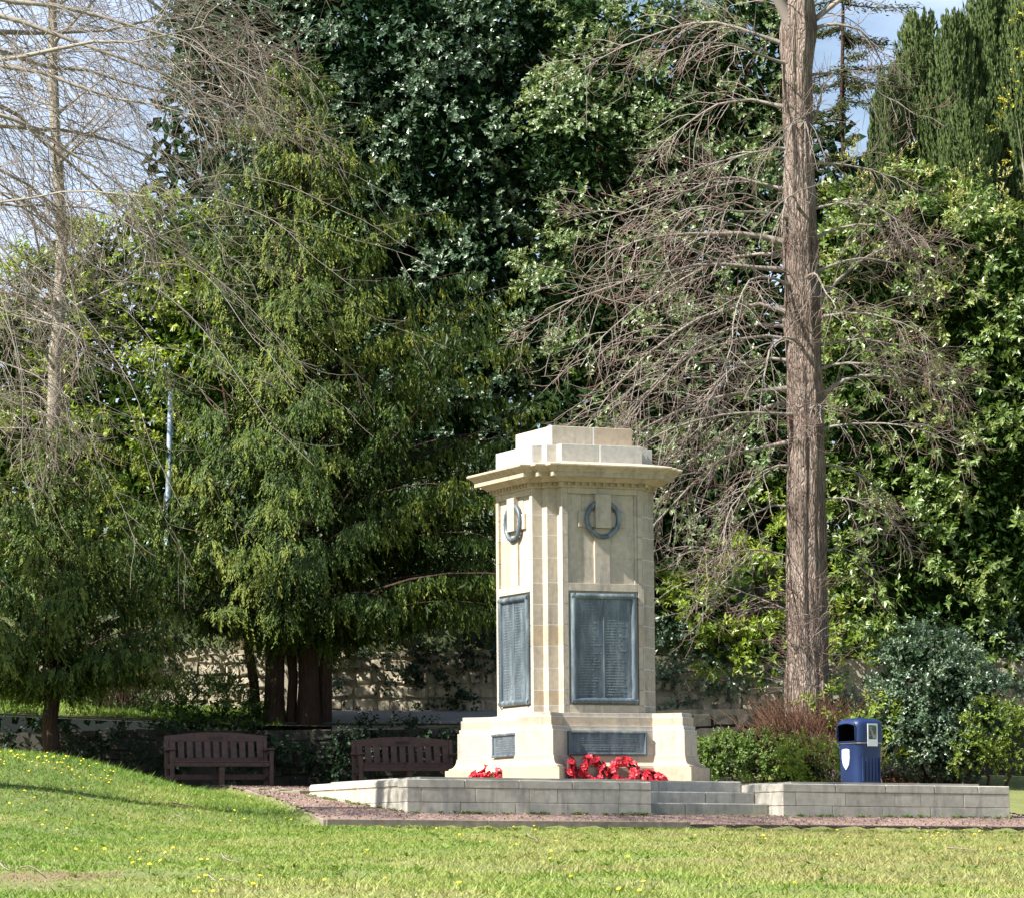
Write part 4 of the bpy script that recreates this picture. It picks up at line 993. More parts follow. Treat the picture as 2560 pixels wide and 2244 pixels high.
# ------------------------------------------------------------------ big evergreens behind
G = 'evergreen trees above the wall'
leafy('holly_tree', 'huge dark glossy holly rising behind the yew', 'tree',
      [(740, 120, 16, 260, 260, 2.6), (900, 330, 15.5, 200, 260, 2.4), (640, 480, 15.5, 240, 300, 2.4), (930, 640, 15.2, 170, 260, 2.2), (800, 880, 14.8, 220, 260, 2.2), (960, 1040, 14.2, 150, 190, 1.8), (480, 60, 16, 160, 190, 2.2), (1010, 60, 16.2, 110, 180, 2.0)],
      M['holly'], 2.1, (.3, .62), 13, 10, .095, .056, G, inner=130, isize=.23, ground=3.6, tr=.3, trunks=2)
leafy('holly_tree', 'tall pale flecked holly with sky gaps, behind the bare ridged trunk', 'tree',
      [(1180, 330, 14.8, 175, 230, 2.0), (1330, 180, 15.2, 170, 210, 2.0), (1500, 120, 15.2, 110, 230, 1.8), (1390, 480, 14.6, 200, 220, 2.0), (1180, 640, 14.3, 170, 190, 1.9), (1400, 760, 14.0, 190, 190, 1.8), (1200, 830, 13.8, 160, 130, 1.6), (1150, 60, 15.5, 70, 90, 1.5)],
      M['holly2'], 2.4, (.22, .5), 12, 10, .09, .054, G, inner=130, isize=.22, ground=3.5, tr=.25, trunks=2)
leafy('cherry_laurel', 'broad green cherry laurel thicket right of the bare trunk', 'shrub',
      [(1800, 560, 13.6, 170, 230, 1.8), (1960, 620, 13.2, 170, 210, 1.8), (1740, 850, 13.0, 150, 210, 1.7), (1930, 900, 12.8, 190, 230, 1.7), (1770, 1120, 12.2, 140, 170, 1.4), (1960, 1150, 12.2, 160, 170, 1.4), (2120, 800, 13, 120, 320, 1.6), (1730, 1275, 11.6, 100, 75, .8), (1880, 1260, 11.6, 120, 90, .8), (2010, 1290, 11.6, 90, 90, .8)],
      M['laurel'], 2.3, (.28, .55), 10, 9, .135, .06, G, inner=130, isize=.22, ground=3.3, tr=.14, trunks=3, droop=.35, trunk_name='stem')
leafy('cherry_laurel', 'dark shaded laurel behind the memorial pillar', 'shrub',
      [(1400, 1000, 13.0, 150, 170, 1.5), (1240, 1020, 13.2, 140, 170, 1.5), (1120, 1120, 13.2, 150, 170, 1.4), (1550, 950, 13.3, 120, 180, 1.4), (1390, 1230, 11.8, 110, 90, .9), (1530, 1300, 11.6, 90, 60, .6)],
      M['holly2'], 2.2, (.28, .5), 10, 9, .11, .055, G, inner=150, isize=.22, ground=3.3, tr=.12, trunks=2, trunk_name='stem')
leafy('cherry_laurel', 'bright yellow green laurel sprays between the pillar and the bare trunk', 'shrub',
      [(1490, 1190, 10.9, 80, 100, .7), (1400, 1210, 11.0, 65, 65, .6), (1535, 1290, 10.7, 65, 55, .5), (1690, 1270, 10.7, 55, 60, .5), (1440, 1290, 10.8, 50, 30, .4), (1540, 1060, 12.7, 60, 90, .9), (1660, 1200, 12.2, 70, 80, .8)],
      M['laurelb'], 3.4, (.2, .4), 9, 9, .13, .05, G, inner=60, isize=.2, ground=3.2, tr=.06, trunks=2, droop=.3, trunk_name='stem')
leafy('cherry_laurel', 'sunlit yellow green laurel seen through the bare twigs by the lamp column', 'shrub',
      [(300, 560, 17, 190, 150, 1.8), (120, 640, 17, 150, 170, 1.8), (420, 700, 16.5, 130, 170, 1.7), (200, 860, 16, 190, 170, 1.7), (60, 980, 16, 150, 190, 1.7), (350, 1000, 15.5, 150, 170, 1.5), (-40, 760, 16.5, 120, 220, 1.7)],
      M['laurelb'], 2.0, (.28, .55), 9, 9, .13, .058, G, inner=110, isize=.22, ground=3.8, tr=.14, trunks=3, droop=.3, trunk_name='stem')
leafy('cherry_laurel', 'shadowed evergreen undergrowth at the foot of the left trees', 'shrub',
      [(120, 1180, 13.2, 190, 140, 1.3), (330, 1180, 13.2, 170, 130, 1.3), (560, 1150, 13.4, 190, 130, 1.4), (780, 1170, 13.2, 150, 110, 1.3)],
      M['holly2'], 2.2, (.28, .5), 9, 9, .11, .055, G, inner=150, isize=.22, ground=3.3, tr=.1, trunks=2, trunk_name='stem')
# pale flower spikes on the laurel at the right
d = clump_crown(lobes_from([(1790, 500, 13.3, 150, 190, 1.7), (1950, 540, 12.9, 160, 180, 1.7)]), 3.2, (.25, .5), 3, 8, .075, .032, up=1.2, spread=.5, slen=(.1, .16))
sp = leaf_mesh('flower_spikes', *d, M['spike']); tag(sp, 'pale upright flower spikes on the sunlit laurel top', 'flowers', kind='stuff')
# ivy over the tall wall
def ivy(name, label, pix, dens=7., L=.07, m='ivy'):
    lob = lobes_from(pix); d = clump_crown(lob, dens, (.15, .32), 12, 7, L, L * .85, up=.1, spread=1., droop=.4, back=0.)
    o = leaf_mesh(name, *d, M[m]); tag(o, label, 'ivy', kind='stuff')
ivy('ivy', 'dark ivy hanging over the sunlit rubble wall left of the pillar', [(900, 1310, 11.2, 120, 45, .3), (800, 1295, 11.2, 120, 40, .3), (900, 1265, 11.4, 140, 45, .4), (720, 1280, 11.3, 100, 40, .3), (965, 1335, 11.2, 50, 60, .3), (700, 1350, 11.05, 14, 40, .12), (760, 1345, 11.05, 12, 30, .12), (835, 1375, 11.05, 16, 35, .12), (925, 1400, 11.05, 18, 30, .12), (450, 1330, 11.05, 30, 30, .15), (870, 1330, 11.1, 40, 30, .25), (480, 1270, 11.3, 150, 40, .35), (640, 1255, 11.3, 120, 45, .35), (250, 1290, 11.3, 140, 60, .35)])
ivy('ivy', 'glossy ivy hanging over the rubble wall right of the pillar', [(1410, 1345, 11.15, 80, 35, .3), (1350, 1310, 11.3, 70, 70, .3), (1470, 1350, 11.1, 50, 30, .25), (1560, 1360, 11.1, 50, 40, .25), (1760, 1380, 11.1, 70, 50, .25), (1950, 1370, 11.1, 90, 50, .25), (1500, 1325, 11.2, 60, 40, .3), (1600, 1310, 11.3, 80, 60, .3), (1700, 1340, 11.2, 70, 55, .3), (1850, 1310, 11.3, 120, 60, .35), (2010, 1310, 11.3, 80, 60, .35), (1330, 1390, 11.0, 25, 60, .2)], m='holly')
ivy('ivy', 'dark ivy creeping over the low wall behind the benches', [(620, 1490, 7.4, 90, 35, .2), (250, 1500, 7.4, 110, 45, .2), (700, 1530, 7.3, 80, 45, .2), (560, 1530, 7.3, 90, 50, .2), (880, 1500, 7.4, 50, 50, .2), (440, 1480, 7.4, 90, 40, .2), (760, 1462, 7.5, 90, 12, .2), (90, 1500, 7.4, 90, 40, .25)])
# fastigiate cypresses
def cypress_mesh():
    """one dense pointed column of upright plumes, 1 m radius and 8 m tall, shared by all"""
    n = 1500; H = 8.; zz = RNG.random(n) ** .85; az = RNG.uniform(0, 2 * math.pi, n)
    prof = np.interp(zz, [0, .3, .6, .8, .93, 1], [.85, 1, 1.0, .86, .55, .12]) * (1 + .16 * np.sin(az * 5 + 1.3 * np.sin(zz * 5))) * RNG.uniform(.8, 1.0, n)
    p_ = np.stack([np.cos(az) * prof, np.sin(az) * prof, zz * H], 1); out = nrm(np.stack([np.cos(az) * .55, np.sin(az) * .55, np.full(n, 1.)], 1))
    sh = 40; ii = np.repeat(np.arange(n), sh); rr = RNG.random(n * sh)
    base = p_[ii] + out[ii] * (rr * .55)[:, None] + rsph(n * sh) * (.13 * (1.15 - rr))[:, None]
    ax = nrm(out[ii] + rsph(n * sh) * .45)
    hor = np.stack([np.cos(az), np.sin(az), np.full(n, .25)], 1)
    tn = np.repeat(RNG.normal(.45, .13, n), sh) + .3 * (rr - .5) + RNG.normal(0, .08, n * sh)
    return leaf_mesh('crown', base, ax, hor[ii] + rsph(n * sh) * .5, RNG.uniform(.07, .12, n * sh), RNG.uniform(.045, .075, n * sh), tn, M['cypress'])
_cy = cypress_mesh(); CYME = _cy.data; bpy.data.objects.remove(_cy)
def cypress(xd, ytop, ybot, Y, half, label):
    top = P(xd, ytop, Y); bot = P(xd, ybot, Y); k_ = (Y - CAM[1]) / FPX * 2560 / 2044; R_ = half * k_
    gz = float(upper_h(bot[0], Y)); e = empty('cypress', (bot[0], bot[1], gz), RNG.uniform(0, 6)); tag(e, label, 'cypress', 'columnar cypresses')
    H = top[2] - gz
    f_ = link_mesh('crown', CYME, e, scale=(R_, R_, H / 8.5)); f_['kind'] = 'stuff'
    tubes('trunk', [trunk_line((0, 0, -.2), (0, 0, H * .9), .16, .03)], M['yewbark'], e, 8)
for a_ in [(1846, 22, 520, 19, 66, 'slim columnar cypress beside the tallest one, next to the sky gap'), (1912, 25, 520, 18.4, 54, 'narrow columnar cypress in the middle of the cypress row'), (1988, -60, 520, 19, 70, 'tallest dense columnar cypress in the row'), (2058, -30, 520, 18.2, 56, 'columnar cypress behind the yellow blossom'), (1776, 140, 520, 18.4, 42, 'shortest thin columnar cypress at the end of the row'), (1944, 200, 560, 17.6, 66, 'broad low columnar cypress in front of the row')]:
    cypress(*a_)
# thin conifer in the sky gap
e = empty('conifer', tuple(P(1690, 420, 20))); tag(e, 'thin dark conifer with level branches against the sky', 'tree')
gz = float(upper_h(e.location.x, 20)); e.location.z = gz; H = P(1690, -60, 20)[2] - gz
tubes('trunk', [trunk_line((0, 0, -.2), (0, 0, H), .12, .03)], M['yewbark'], e, 8)
ln, bb, aa = [], [], []
for i_ in range(70):
    z = H * RNG.uniform(.35, 1.); az = RNG.uniform(0, 6.28); L = RNG.uniform(.7, 1.6); hd = np.array([math.cos(az), math.sin(az), 0]); s_ = np.linspace(0, 1, 6)
    pts = hd * (L * s_)[:, None]; pts[:, 2] = z - .25 * L * s_ + .15 * L * s_ ** 2; ln.append((pts, np.linspace(.022, .006, 6)))
    t_ = RNG.random(230); q = np.stack([np.interp(t_, s_, pts[:, j]) for j in range(3)], 1); bb.append(q + RNG.normal(0, .05, q.shape)); aa.append(nrm(hd + RNG.normal(0, .7, q.shape) + np.array([0, 0, -.3])))
tubes('branches', ln, M['yewbark'], e, 4); bb = np.concatenate(bb); aa = np.concatenate(aa)
f_ = leaf_mesh('crown', bb, aa, rsph(len(bb)), .11, .03, RNG.random(len(bb)), M['larch'], e); f_['kind'] = 'stuff'
# yellow blossom at the right edge
leafy('blossom_tree', 'small tree with bright yellow blossom at the edge of the cypresses', 'tree', [(2030, 240, 15, 30, 55, .5), (2048, 180, 15, 25, 40, .5), (2060, 320, 15, 40, 40, .5), (2065, 60, 15, 30, 50, .5), (2140, 200, 15, 30, 50, .5), (2160, 260, 15, 30, 50, .5)], M['blossom'], 3., (.12, .3), 5, 6, .055, .04, inner=0, ground=3.8, tr=.04, bark='palebark')

# an evergreen oak left of the view keeps the benches in shade
def mlobes(l): return [(np.array(c), np.array(r)) for c, r in l]
leafy('holm_oak', 'dense dark evergreen oak standing left of the mound', 'tree', mlobes([((-13.6, -1.6, 11.4), (2.8, 2.5, 2.3)), ((-13.4, -.6, 9.0), (2.8, 2.4, 2.6)), ((-13.6, -3.3, 14.6), (2.0, 1.9, 1.9))]),
      M['holly'], 1.0, (.4, .7), 8, 6, .15, .10, inner=45, isize=.4, ground=float(ground_h(-13.6, -1.4)), tr=.35, back=1.)
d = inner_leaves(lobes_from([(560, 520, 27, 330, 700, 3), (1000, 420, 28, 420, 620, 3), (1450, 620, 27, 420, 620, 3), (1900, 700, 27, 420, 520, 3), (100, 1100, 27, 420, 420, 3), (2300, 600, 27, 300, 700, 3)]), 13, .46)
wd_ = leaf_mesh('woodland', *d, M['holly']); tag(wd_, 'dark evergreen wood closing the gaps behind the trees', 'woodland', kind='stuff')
# ------------------------------------------------------------------ shrubs in front
def gz_at(xd, Y): x = P(xd, 1500, Y)[0]; return x
leafy('holly_bush', 'rounded dark glossy holly bush right of the blue bin', 'bush', [(1850, 1370, 5.2, 105, 105, .9), (1930, 1400, 5.4, 75, 80, .8), (1810, 1450, 5.0, 70, 70, .7), (1890, 1490, 5.0, 90, 60, .8)],
      M['holly'], 17, (.14, .28), 10, 9, .052, .034, inner=420, isize=.14, ground=.12, tr=.05, trunks=2, trunk_name='stem', slen=(.06, .14))
leafy('golden_bush', 'loose yellow green bush in front of the holly bush', 'bush', [(1985, 1455, 4.4, 60, 50, .5), (1940, 1490, 4.4, 45, 40, .45), (2035, 1480, 4.5, 45, 50, .45)],
      M['ybush'], 16, (.12, .24), 9, 8, .05, .028, inner=350, isize=.12, ground=.1, tr=.03, trunks=2, trunk_name='stem', slen=(.06, .14))
leafy('box_hedge', 'low clipped green box hedge beside the memorial base', 'hedge', [(1450, 1512, 4.4, 62, 48, .5), (1530, 1508, 4.4, 60, 50, .5), (1590, 1520, 4.3, 45, 42, .4), (1410, 1525, 4.4, 30, 35, .4)],
      M['box'], 34, (.08, .16), 12, 8, .036, .022, inner=1100, isize=.10, ground=.1, tr=.03, trunks=2, trunk_name='stem', slen=(.04, .1), back=.5)
leafy('young_laurel', 'small leafy laurel plant tucked in front of the blue bin', 'plant', [(1640, 1525, 3.4, 48, 32, .35), (1600, 1510, 3.6, 30, 30, .3)],
      M['laurelb'], 18, (.1, .2), 6, 8, .09, .033, inner=140, isize=.09, ground=.1, tr=.02, trunk_name='stem', droop=.2)
leafy('variegated_shrub', 'straggly yellow leaved shrub above the bin among brown stems', 'shrub', [(1690, 1415, 4.6, 55, 35, .4), (1745, 1440, 4.6, 35, 45, .35), (1640, 1400, 4.8, 30, 25, .3), (1770, 1490, 4.4, 25, 60, .3)],
      M['laurelb'], 9, (.08, .2), 5, 7, .09, .033, inner=15, isize=.09, ground=.15, tr=.025, trunks=3, trunk_name='stem', bark='palebark', droop=.3)
leafy('prostrate_conifer', 'low spreading bright green evergreen behind the far bench', 'shrub', [(400, 1420, 8.4, 90, 42, .6), (330, 1425, 8.6, 60, 40, .5), (460, 1440, 8.2, 50, 30, .5)],
      M['fern'], 9, (.18, .36), 10, 9, .11, .03, inner=250, isize=.14, ground=1.3, tr=.03, trunk_name='stem', spread=.7, up=.5, slen=(.15, .35))
# dead brown shrub round the bare trunk
def brush(name, label, c, n, hgt, spread_, m, r=.006, group=None):
    e = empty(name, c); tag(e, label, 'shrub', group); ln = []
    for i_ in range(n):
        az = RNG.uniform(0, 6.28); ln_ = hgt * RNG.uniform(.4, 1.1); s_ = np.linspace(0, 1, 5); lean_ = RNG.uniform(.1, 1.) * spread_
        b_ = np.array([RNG.normal(0, spread_ * .45), RNG.normal(0, spread_ * .3), 0])
        pts = b_ + np.stack([math.cos(az) * lean_ * s_ ** 1.3, math.sin(az) * lean_ * .7 * s_ ** 1.3, ln_ * s_ - .15 * ln_ * s_ ** 3], 1) + RNG.normal(0, .025, (5, 3)) * s_[:, None]
        ln.append((pts, np.linspace(r, r * .4, 5)))
    o = tubes('stems', ln, m, e, 3); o['kind'] = 'stuff'
    return e
p_ = P(1600, 1480, 4.7); brush('dead_shrub', 'tangled reddish brown dead shrub round the foot of the bare trunk', (p_[0], p_[1], .45), 1100, 1.3, .85, M['dead'], .008)
p_ = P(1690, 1520, 4.2); brush('dead_shrub', 'thin tangle of tan bare stems just behind the blue bin', (p_[0], p_[1], .1), 200, 1.0, .5, M['stick'], .008)
p_ = P(250, 1425, 9.6); brush('dead_shrub', 'dark leafless shrub on the verge between the yews', (p_[0], p_[1], float(upper_h(p_[0], 9.6))), 420, 1.0, .8, M['yewbark'])

# ------------------------------------------------------------------ bare trees
def branch(p0, d0, L, k, curve, wob):
    """polyline from p0, heading d0, bending by `curve` towards the vector given"""
    pts = [np.array(p0, float)]; d = nrm(np.array(d0, float)); st_ = L / k
    for i_ in range(k):
        pts.append(pts[-1] + d * st_); d = nrm(d + np.array(curve) * (1.0 / k) + RNG.normal(0, wob, 3) / math.sqrt(k))
    return np.array(pts)
def on_line(pts, t_):
    s_ = t_ * (len(pts) - 1); i_ = min(int(s_), len(pts) - 2); f_ = s_ - i_
    return pts[i_] * (1 - f_) + pts[i_ + 1] * f_, nrm(pts[i_ + 1] - pts[i_])
def limb_lines(p0, d0, L, r0, curve, nsub, sublen, subcurve, ntw, twlen, twcurve, k=9, wob=.22, r_sub=.011, r_tw=.0052, up_bias=0.):
    lines, tn = [], []
    main = branch(p0, d0, L, k, curve, wob); sl_ = np.linspace(0, 1, k + 1); rm_ = .008 + (r0 - .008) * (1 - sl_) ** 1.25; rm_[0] *= 1.5; lines.append((main, rm_)); tn.append(.1)
    for i_ in range(nsub):
        t_ = .12 + .88 * (i_ + RNG.random()) / nsub; q, tg = on_line(main, min(t_, .999))
        side = rsph(1)[0]; side = nrm(side - side.dot(tg) * tg)
        ls = sublen * RNG.uniform(.45, 1.15) * (1.15 - .5 * t_)
        rs = max(.0065, r_sub * (1.2 - .6 * t_))
        sub = branch(q, tg * .75 + side * .75 + np.array([0, 0, up_bias]), ls, 6, subcurve, .3); lines.append((sub, np.linspace(rs, .0055, 7))); tn.append(.3)
        for j_ in range(ntw):
            tt_ = .2 + .8 * (j_ + RNG.random()) / ntw; q2, tg2 = on_line(sub, min(tt_, .999))
            sd2 = rsph(1)[0]; sd2 = nrm(sd2 - sd2.dot(tg2) * tg2)
            tw = branch(q2, tg2 * .7 + sd2 * .7, twlen * RNG.uniform(.5, 1.25), 3, twcurve, .3)
            lines.append((tw, np.array([r_tw, r_tw * .9, r_tw * .75, r_tw * .5]))); tn.append(RNG.uniform(.5, 1.))
    return lines, tn
def add_limb(e, args, kw, m):
    l, t_ = limb_lines(*args, **kw); return tubes('limb', l, m, e, 5, t_)
# ridged trunk tree at the right
RNG = np.random.default_rng(33)
tb = P(1612, 1470, 5.2); tb[2] = .15
bt = empty('bare_tree', tuple(tb)); tag(bt, 'tall bare tree with thick ridged grey brown trunk beside the litter bin', 'tree')
prof = [(1480, 1618, 1622, 46), (1400, 1566, 1662, 0), (1330, 1572, 1655, 0), (1150, 1568, 1648, 0), (900, 1572, 1645, 0), (700, 1568, 1640, 0), (500, 1562, 1632, 0), (300, 1567, 1622, 0), (150, 1562, 1622, 0), (60, 1558, 1632, 0), (-120, 1575, 1615, 0), (-400, 1582, 1606, 0)]
zs, cx_, rr_ = [], [], []
for y_, xa, xb, fx in prof:
    a_, b_ = P(xa, y_, 5.2), P(xb, y_, 5.2); zs.append((a_[2] + b_[2]) / 2 - tb[2]); cx_.append((a_[0] + b_[0]) / 2 - tb[0]); rr_.append((b_[0] - a_[0]) / 2 * .94)
rr_[0] = .42; zs[0] = -.2
zz = np.linspace(zs[0], zs[-1], 230); cxx = np.interp(zz, zs, cx_); rrr = np.interp(zz, zs, rr_)
BURR = [(P(1610, yy, 5.2)[2] - tb[2], ab_) for yy, ab_ in ((490, 3.0), (1180, 4.2), (1290, 4.8), (1215, 5.6), (640, 2.9), (800, 5.9), (600, 6.1), (100, 4.5), (1340, 3.6), (860, 5.2))]
rings = []; NA = 80
fib = RNG.normal(0, 1, (231, NA)); fib = np.cumsum(fib * .35, 0); fib = fib - np.array([np.convolve(fib[:, j], np.ones(21) / 21, 'same') for j in range(NA)]).T
ph = RNG.uniform(0, 6.28, 8)
for iz, (z, cx0, r0) in enumerate(zip(zz, cxx, rrr)):
    ring = []
    for i_ in range(NA):
        a_ = 2 * math.pi * i_ / NA
        k_ = 1 + .05 * math.sin(7 * a_ + ph[0] + z * .25) + .035 * math.sin(12 * a_ + ph[1] - z * .5) + .04 * math.sin(3 * a_ + z * 1.1 + ph[2]) + .03 * math.sin(z * 5 + 4 * a_ + ph[3]) + .02 * math.sin(19 * a_ + z * 1.7 + ph[4]) + .045 * abs(math.sin(11 * a_ + .6 * math.sin(z * .8) + ph[5])) + .020 * float(np.clip(fib[iz, i_], -2.2, 2.2)) + .10 * sum(math.exp(-((z - zb_) / .22) ** 2) * max(0, math.cos(a_ - ab_)) for zb_, ab_ in BURR)
        ring.append((cx0 + r0 * k_ * math.cos(a_), r0 * k_ * math.sin(a_), z))
    rings.append(ring)
bm_obj('trunk', rings_bm(rings), M['bark'], bt, True)
def tz(y_): return P(1610, y_, 5.2)[2] - tb[2]
K2 = (5.2 - CAM[1]) / FPX * 2560 / 2044
# (y on trunk, side az in degrees with 180 = picture left, length px, elevation, radius, droop)
limbs = [(215, 178, 330, .25, .055, -.9), (300, 200, 300, .1, .04, -.9), (380, 170, 420, .3, .045, -1.0), (440, 215, 330, .2, .04, -.9), (485, 182, 560, .25, .085, -1.05), (510, 160, 480, .15, .05, -1.1), (540, 195, 520, .05, .06, -1.0), (575, 225, 420, .2, .04, -1.1),
         (625, 184, 520, .3, .06, -1.5), (650, 165, 470, .1, .05, -1.2), (680, 205, 470, .1, .045, -1.2), (720, 175, 420, .15, .045, -1.3), (775, 190, 520, -.1, .06, -.9), (800, 170, 470, -.2, .055, -.8), (830, 215, 400, 0., .04, -1.2), (880, 180, 420, -.2, .05, -.8), (930, 200, 330, 0., .035, -1.1), (1010, 175, 300, .1, .03, -1.3), (1110, 190, 210, .2, .022, -.7), (1220, 178, 150, .4, .018, -.5),
         (250, 0, 170, .9, .045, -.1), (330, 12, 300, .2, .035, -.9), (420, -15, 360, .2, .035, -.9), (480, 8, 330, .5, .04, -1.0), (545, -5, 400, .35, .04, -1.1), (600, 5, 420, .6, .055, -1.4), (640, -25, 430, .2, .04, -1.1), (690, 15, 400, .2, .04, -1.2), (740, -8, 440, .3, .04, -1.3), (800, 4, 430, .75, .065, -1.7), (860, -20, 380, .2, .035, -1.2), (930, 10, 330, .1, .03, -1.2), (1000, -10, 280, .2, .028, -1.2), (1100, 15, 200, .2, .02, -.8),
         (260, -80, 260, .2, .035, -.9), (420, -100, 280, .2, .035, -.9), (560, -70, 300, .2, .04, -1.0), (690, -110, 320, .1, .04, -1.2), (820, -75, 300, .0, .035, -1.2), (90, 185, 420, .35, .05, -.8), (60, -5, 330, .3, .05, -.9), (130, 205, 360, .2, .04, -.8), (150, 20, 330, .2, .035, -.9), (1290, -90, 110, .5, .014, -.3)]
for y_, az, Lp, el, r0, dr in limbs:
    a_ = math.radians(az); z = tz(y_); c0 = np.interp(z, zs, cx_); rt = np.interp(z, zs, rr_)
    d0 = np.array([math.cos(a_) * math.cos(el), math.sin(a_) * math.cos(el), math.sin(el)])
    p0 = np.array([c0 + math.cos(a_) * rt * .75, math.sin(a_) * rt * .75, z]); L = Lp * K2 * (1.12 if math.cos(a_) < .2 else .85)
    add_limb(bt, (p0, d0, L * RNG.uniform(.7, 1.1), r0 * .72, (RNG.normal(0, .25), RNG.normal(0, .25), dr * RNG.uniform(.8, 1.9)), max(6, int(L * 7.5)), .5 * L ** .6 + .3, (0, 0, RNG.uniform(-1.6, -.2)), 6, .42, (0, 0, RNG.uniform(.1, 1.0))), dict(wob=.42, r_sub=.010, r_tw=.0046), M['twig'])
# stubby top fork
for d0, L, r0 in (((-.55, -.2, .85), 3.5, .14), ((.15, 0, 1), 3.2, .15), ((.6, .1, .6), 2.5, .07), ((-.2, .3, 1), 3.0, .10)):
    add_limb(bt, (np.array([np.interp(tz(60), zs, cx_), 0, tz(70)]), np.array(d0), L, r0, (0, 0, .1), 12, 1.2, (0, 0, -.3), 5, .4, (0, 0, .4)), dict(), M['palebark'] if False else M['twig'])
# short bristle of shoots on the burrs of the trunk
ln, tn = [], []
for zc_, n_ in ((tz(1180), 70), (tz(1290), 60), (tz(1340), 60), (tz(880), 25), (tz(640), 20)):
    for i_ in range(n_):
        a_ = RNG.uniform(0, 6.28); z = zc_ + RNG.normal(0, .22); r0 = np.interp(z, zs, rr_) * .98; c0 = np.interp(z, zs, cx_)
        ln.append((branch((c0 + r0 * math.cos(a_), r0 * math.sin(a_), z), (math.cos(a_), math.sin(a_), RNG.uniform(-.3, .8)), RNG.uniform(.2, .75), 4, (0, 0, .3), .35), np.linspace(.006, .003, 5))); tn.append(RNG.uniform(.5, 1))
o = tubes('trunk_shoots', ln, M['twig'], bt, 3, tn); o['kind'] = 'stuff'

# spreading bare tree just left of the view: its limbs hang into the picture
RNG = np.random.default_rng(44)
tx, ty = -9.4, -9.6; tzg = float(ground_h(tx, ty))
lt = empty('bare_tree', (tx, ty, tzg)); tag(lt, 'spreading bare tree whose long drooping twigs hang over the mound', 'tree')
tubes('trunk', [trunk_line((0, 0, -.2), (.3, .2, 12.4), .24, .07, 16, .05)], M['palebark'], lt, 12)
K3 = (-6 - CAM[1]) / FPX * 2560 / 2044
LT = [(11.6, 10, 5.6, .25, -.5), (12.3, 25, 6.6, .1, -.5), (12.8, -15, 5.8, .15, -.55), (11.0, 40, 5.6, 0., -.7), (10.6, 0, 5.2, .1, -.8), (10.0, 20, 5.0, .05, -.9), (9.4, -20, 4.6, .1, -.9), (13.4, 15, 6.8, .1, -.45), (8.8, 45, 4.0, .0, -.9), (13.0, 60, 5.6, .15, -.5), (9.0, 5, 4.0, .1, -1.0), (7.6, 15, 3.3, .1, -.9), (6.6, -10, 2.9, .0, -.8), (5.6, 25, 2.6, 0., -.7), (12.0, 100, 3.5, .3, -.5), (11, 190, 3.5, .3, -.5), (12.5, 260, 3.5, .3, -.5), (4.7, 0, 2.3, -.1, -.5),
      (13.8, 0, 6.4, .15, -.4), (14.2, 30, 6.2, .2, -.4), (12.0, 5, 6.2, .2, -.6), (11.3, 18, 6.0, .15, -.7), (10.3, 35, 5.0, .1, -.9), (9.7, 8, 4.8, .15, -1.0), (8.3, 20, 3.8, .1, -1.0), (7.0, 30, 3.2, .1, -.9), (6.0, 5, 2.8, .0, -.8), (12.7, 12, 6.4, .0, -.5)]
LT = [q for q in LT if q[0] < 12.2] + [(11.4, 28, 6.4, .2, -.6), (10.8, 12, 6.0, .25, -.7), (10.2, -5, 5.6, .2, -.8), (9.2, 30, 5.2, .2, -.9), (8.6, 10, 4.8, .25, -.9), (7.9, 35, 4.4, .2, -.9), (7.2, 0, 4.0, .2, -.8), (6.4, 18, 3.6, .15, -.7), (5.2, 10, 3.0, .1, -.5), (4.2, 22, 2.6, .05, -.3)]
for i_, (z, az, L, el, dr) in enumerate(LT):
    a_ = math.radians(az); big = z > 8.5 and az < 90
    add_limb(lt, (np.array([.02 * z, .013 * z, z]), np.array([math.cos(a_) * math.cos(el), math.sin(a_) * math.cos(el), math.sin(el)]), L, .06 if big else .03, (0, RNG.normal(0, .3), dr), int(L * (6 if az < 90 else 3)), 2.0 if big else 1.3, (RNG.uniform(0, .3), 0, RNG.uniform(-2.2, -.6)), 7, .6, (.35, 0, RNG.uniform(0, .6))), dict(wob=.4, r_sub=.008, r_tw=.0034), M['twig2'])
ln, tn = [], []
for i_ in range(60):
    r_ = RNG.uniform(1.4, 4.3); a_ = math.radians(RNG.uniform(-12, 34)); z0 = RNG.uniform(6.2, 11.2) - .22 * r_
    w_ = branch((r_ * math.cos(a_), r_ * math.sin(a_), z0), (RNG.uniform(.1, .7), RNG.normal(0, .3), RNG.uniform(-.6, .2)), RNG.uniform(1.8, 4.4), 12, (RNG.normal(.05, .2), RNG.normal(0, .2), -1.5), .22)
    k_ = 4; w_[-k_:, 0] += np.linspace(.03, .3, k_) * RNG.uniform(.2, 1.); w_[-k_:, 2] += np.linspace(.02, .22, k_)
    ln.append((w_, np.linspace(.0075, .0036, 13))); tn.append(.15)
    for j_ in range(7):
        q, tg = on_line(w_, RNG.uniform(.25, .99)); sd2 = rsph(1)[0]
        ln.append((branch(q, tg * .8 + sd2 * .6, RNG.uniform(.25, .9), 4, (.25, 0, .3), .25), np.linspace(.004, .0025, 5))); tn.append(RNG.uniform(.4, 1.))
o = tubes('drooping_shoots', ln, M['twig2'], lt, 4, tn); o['kind'] = 'stuff'
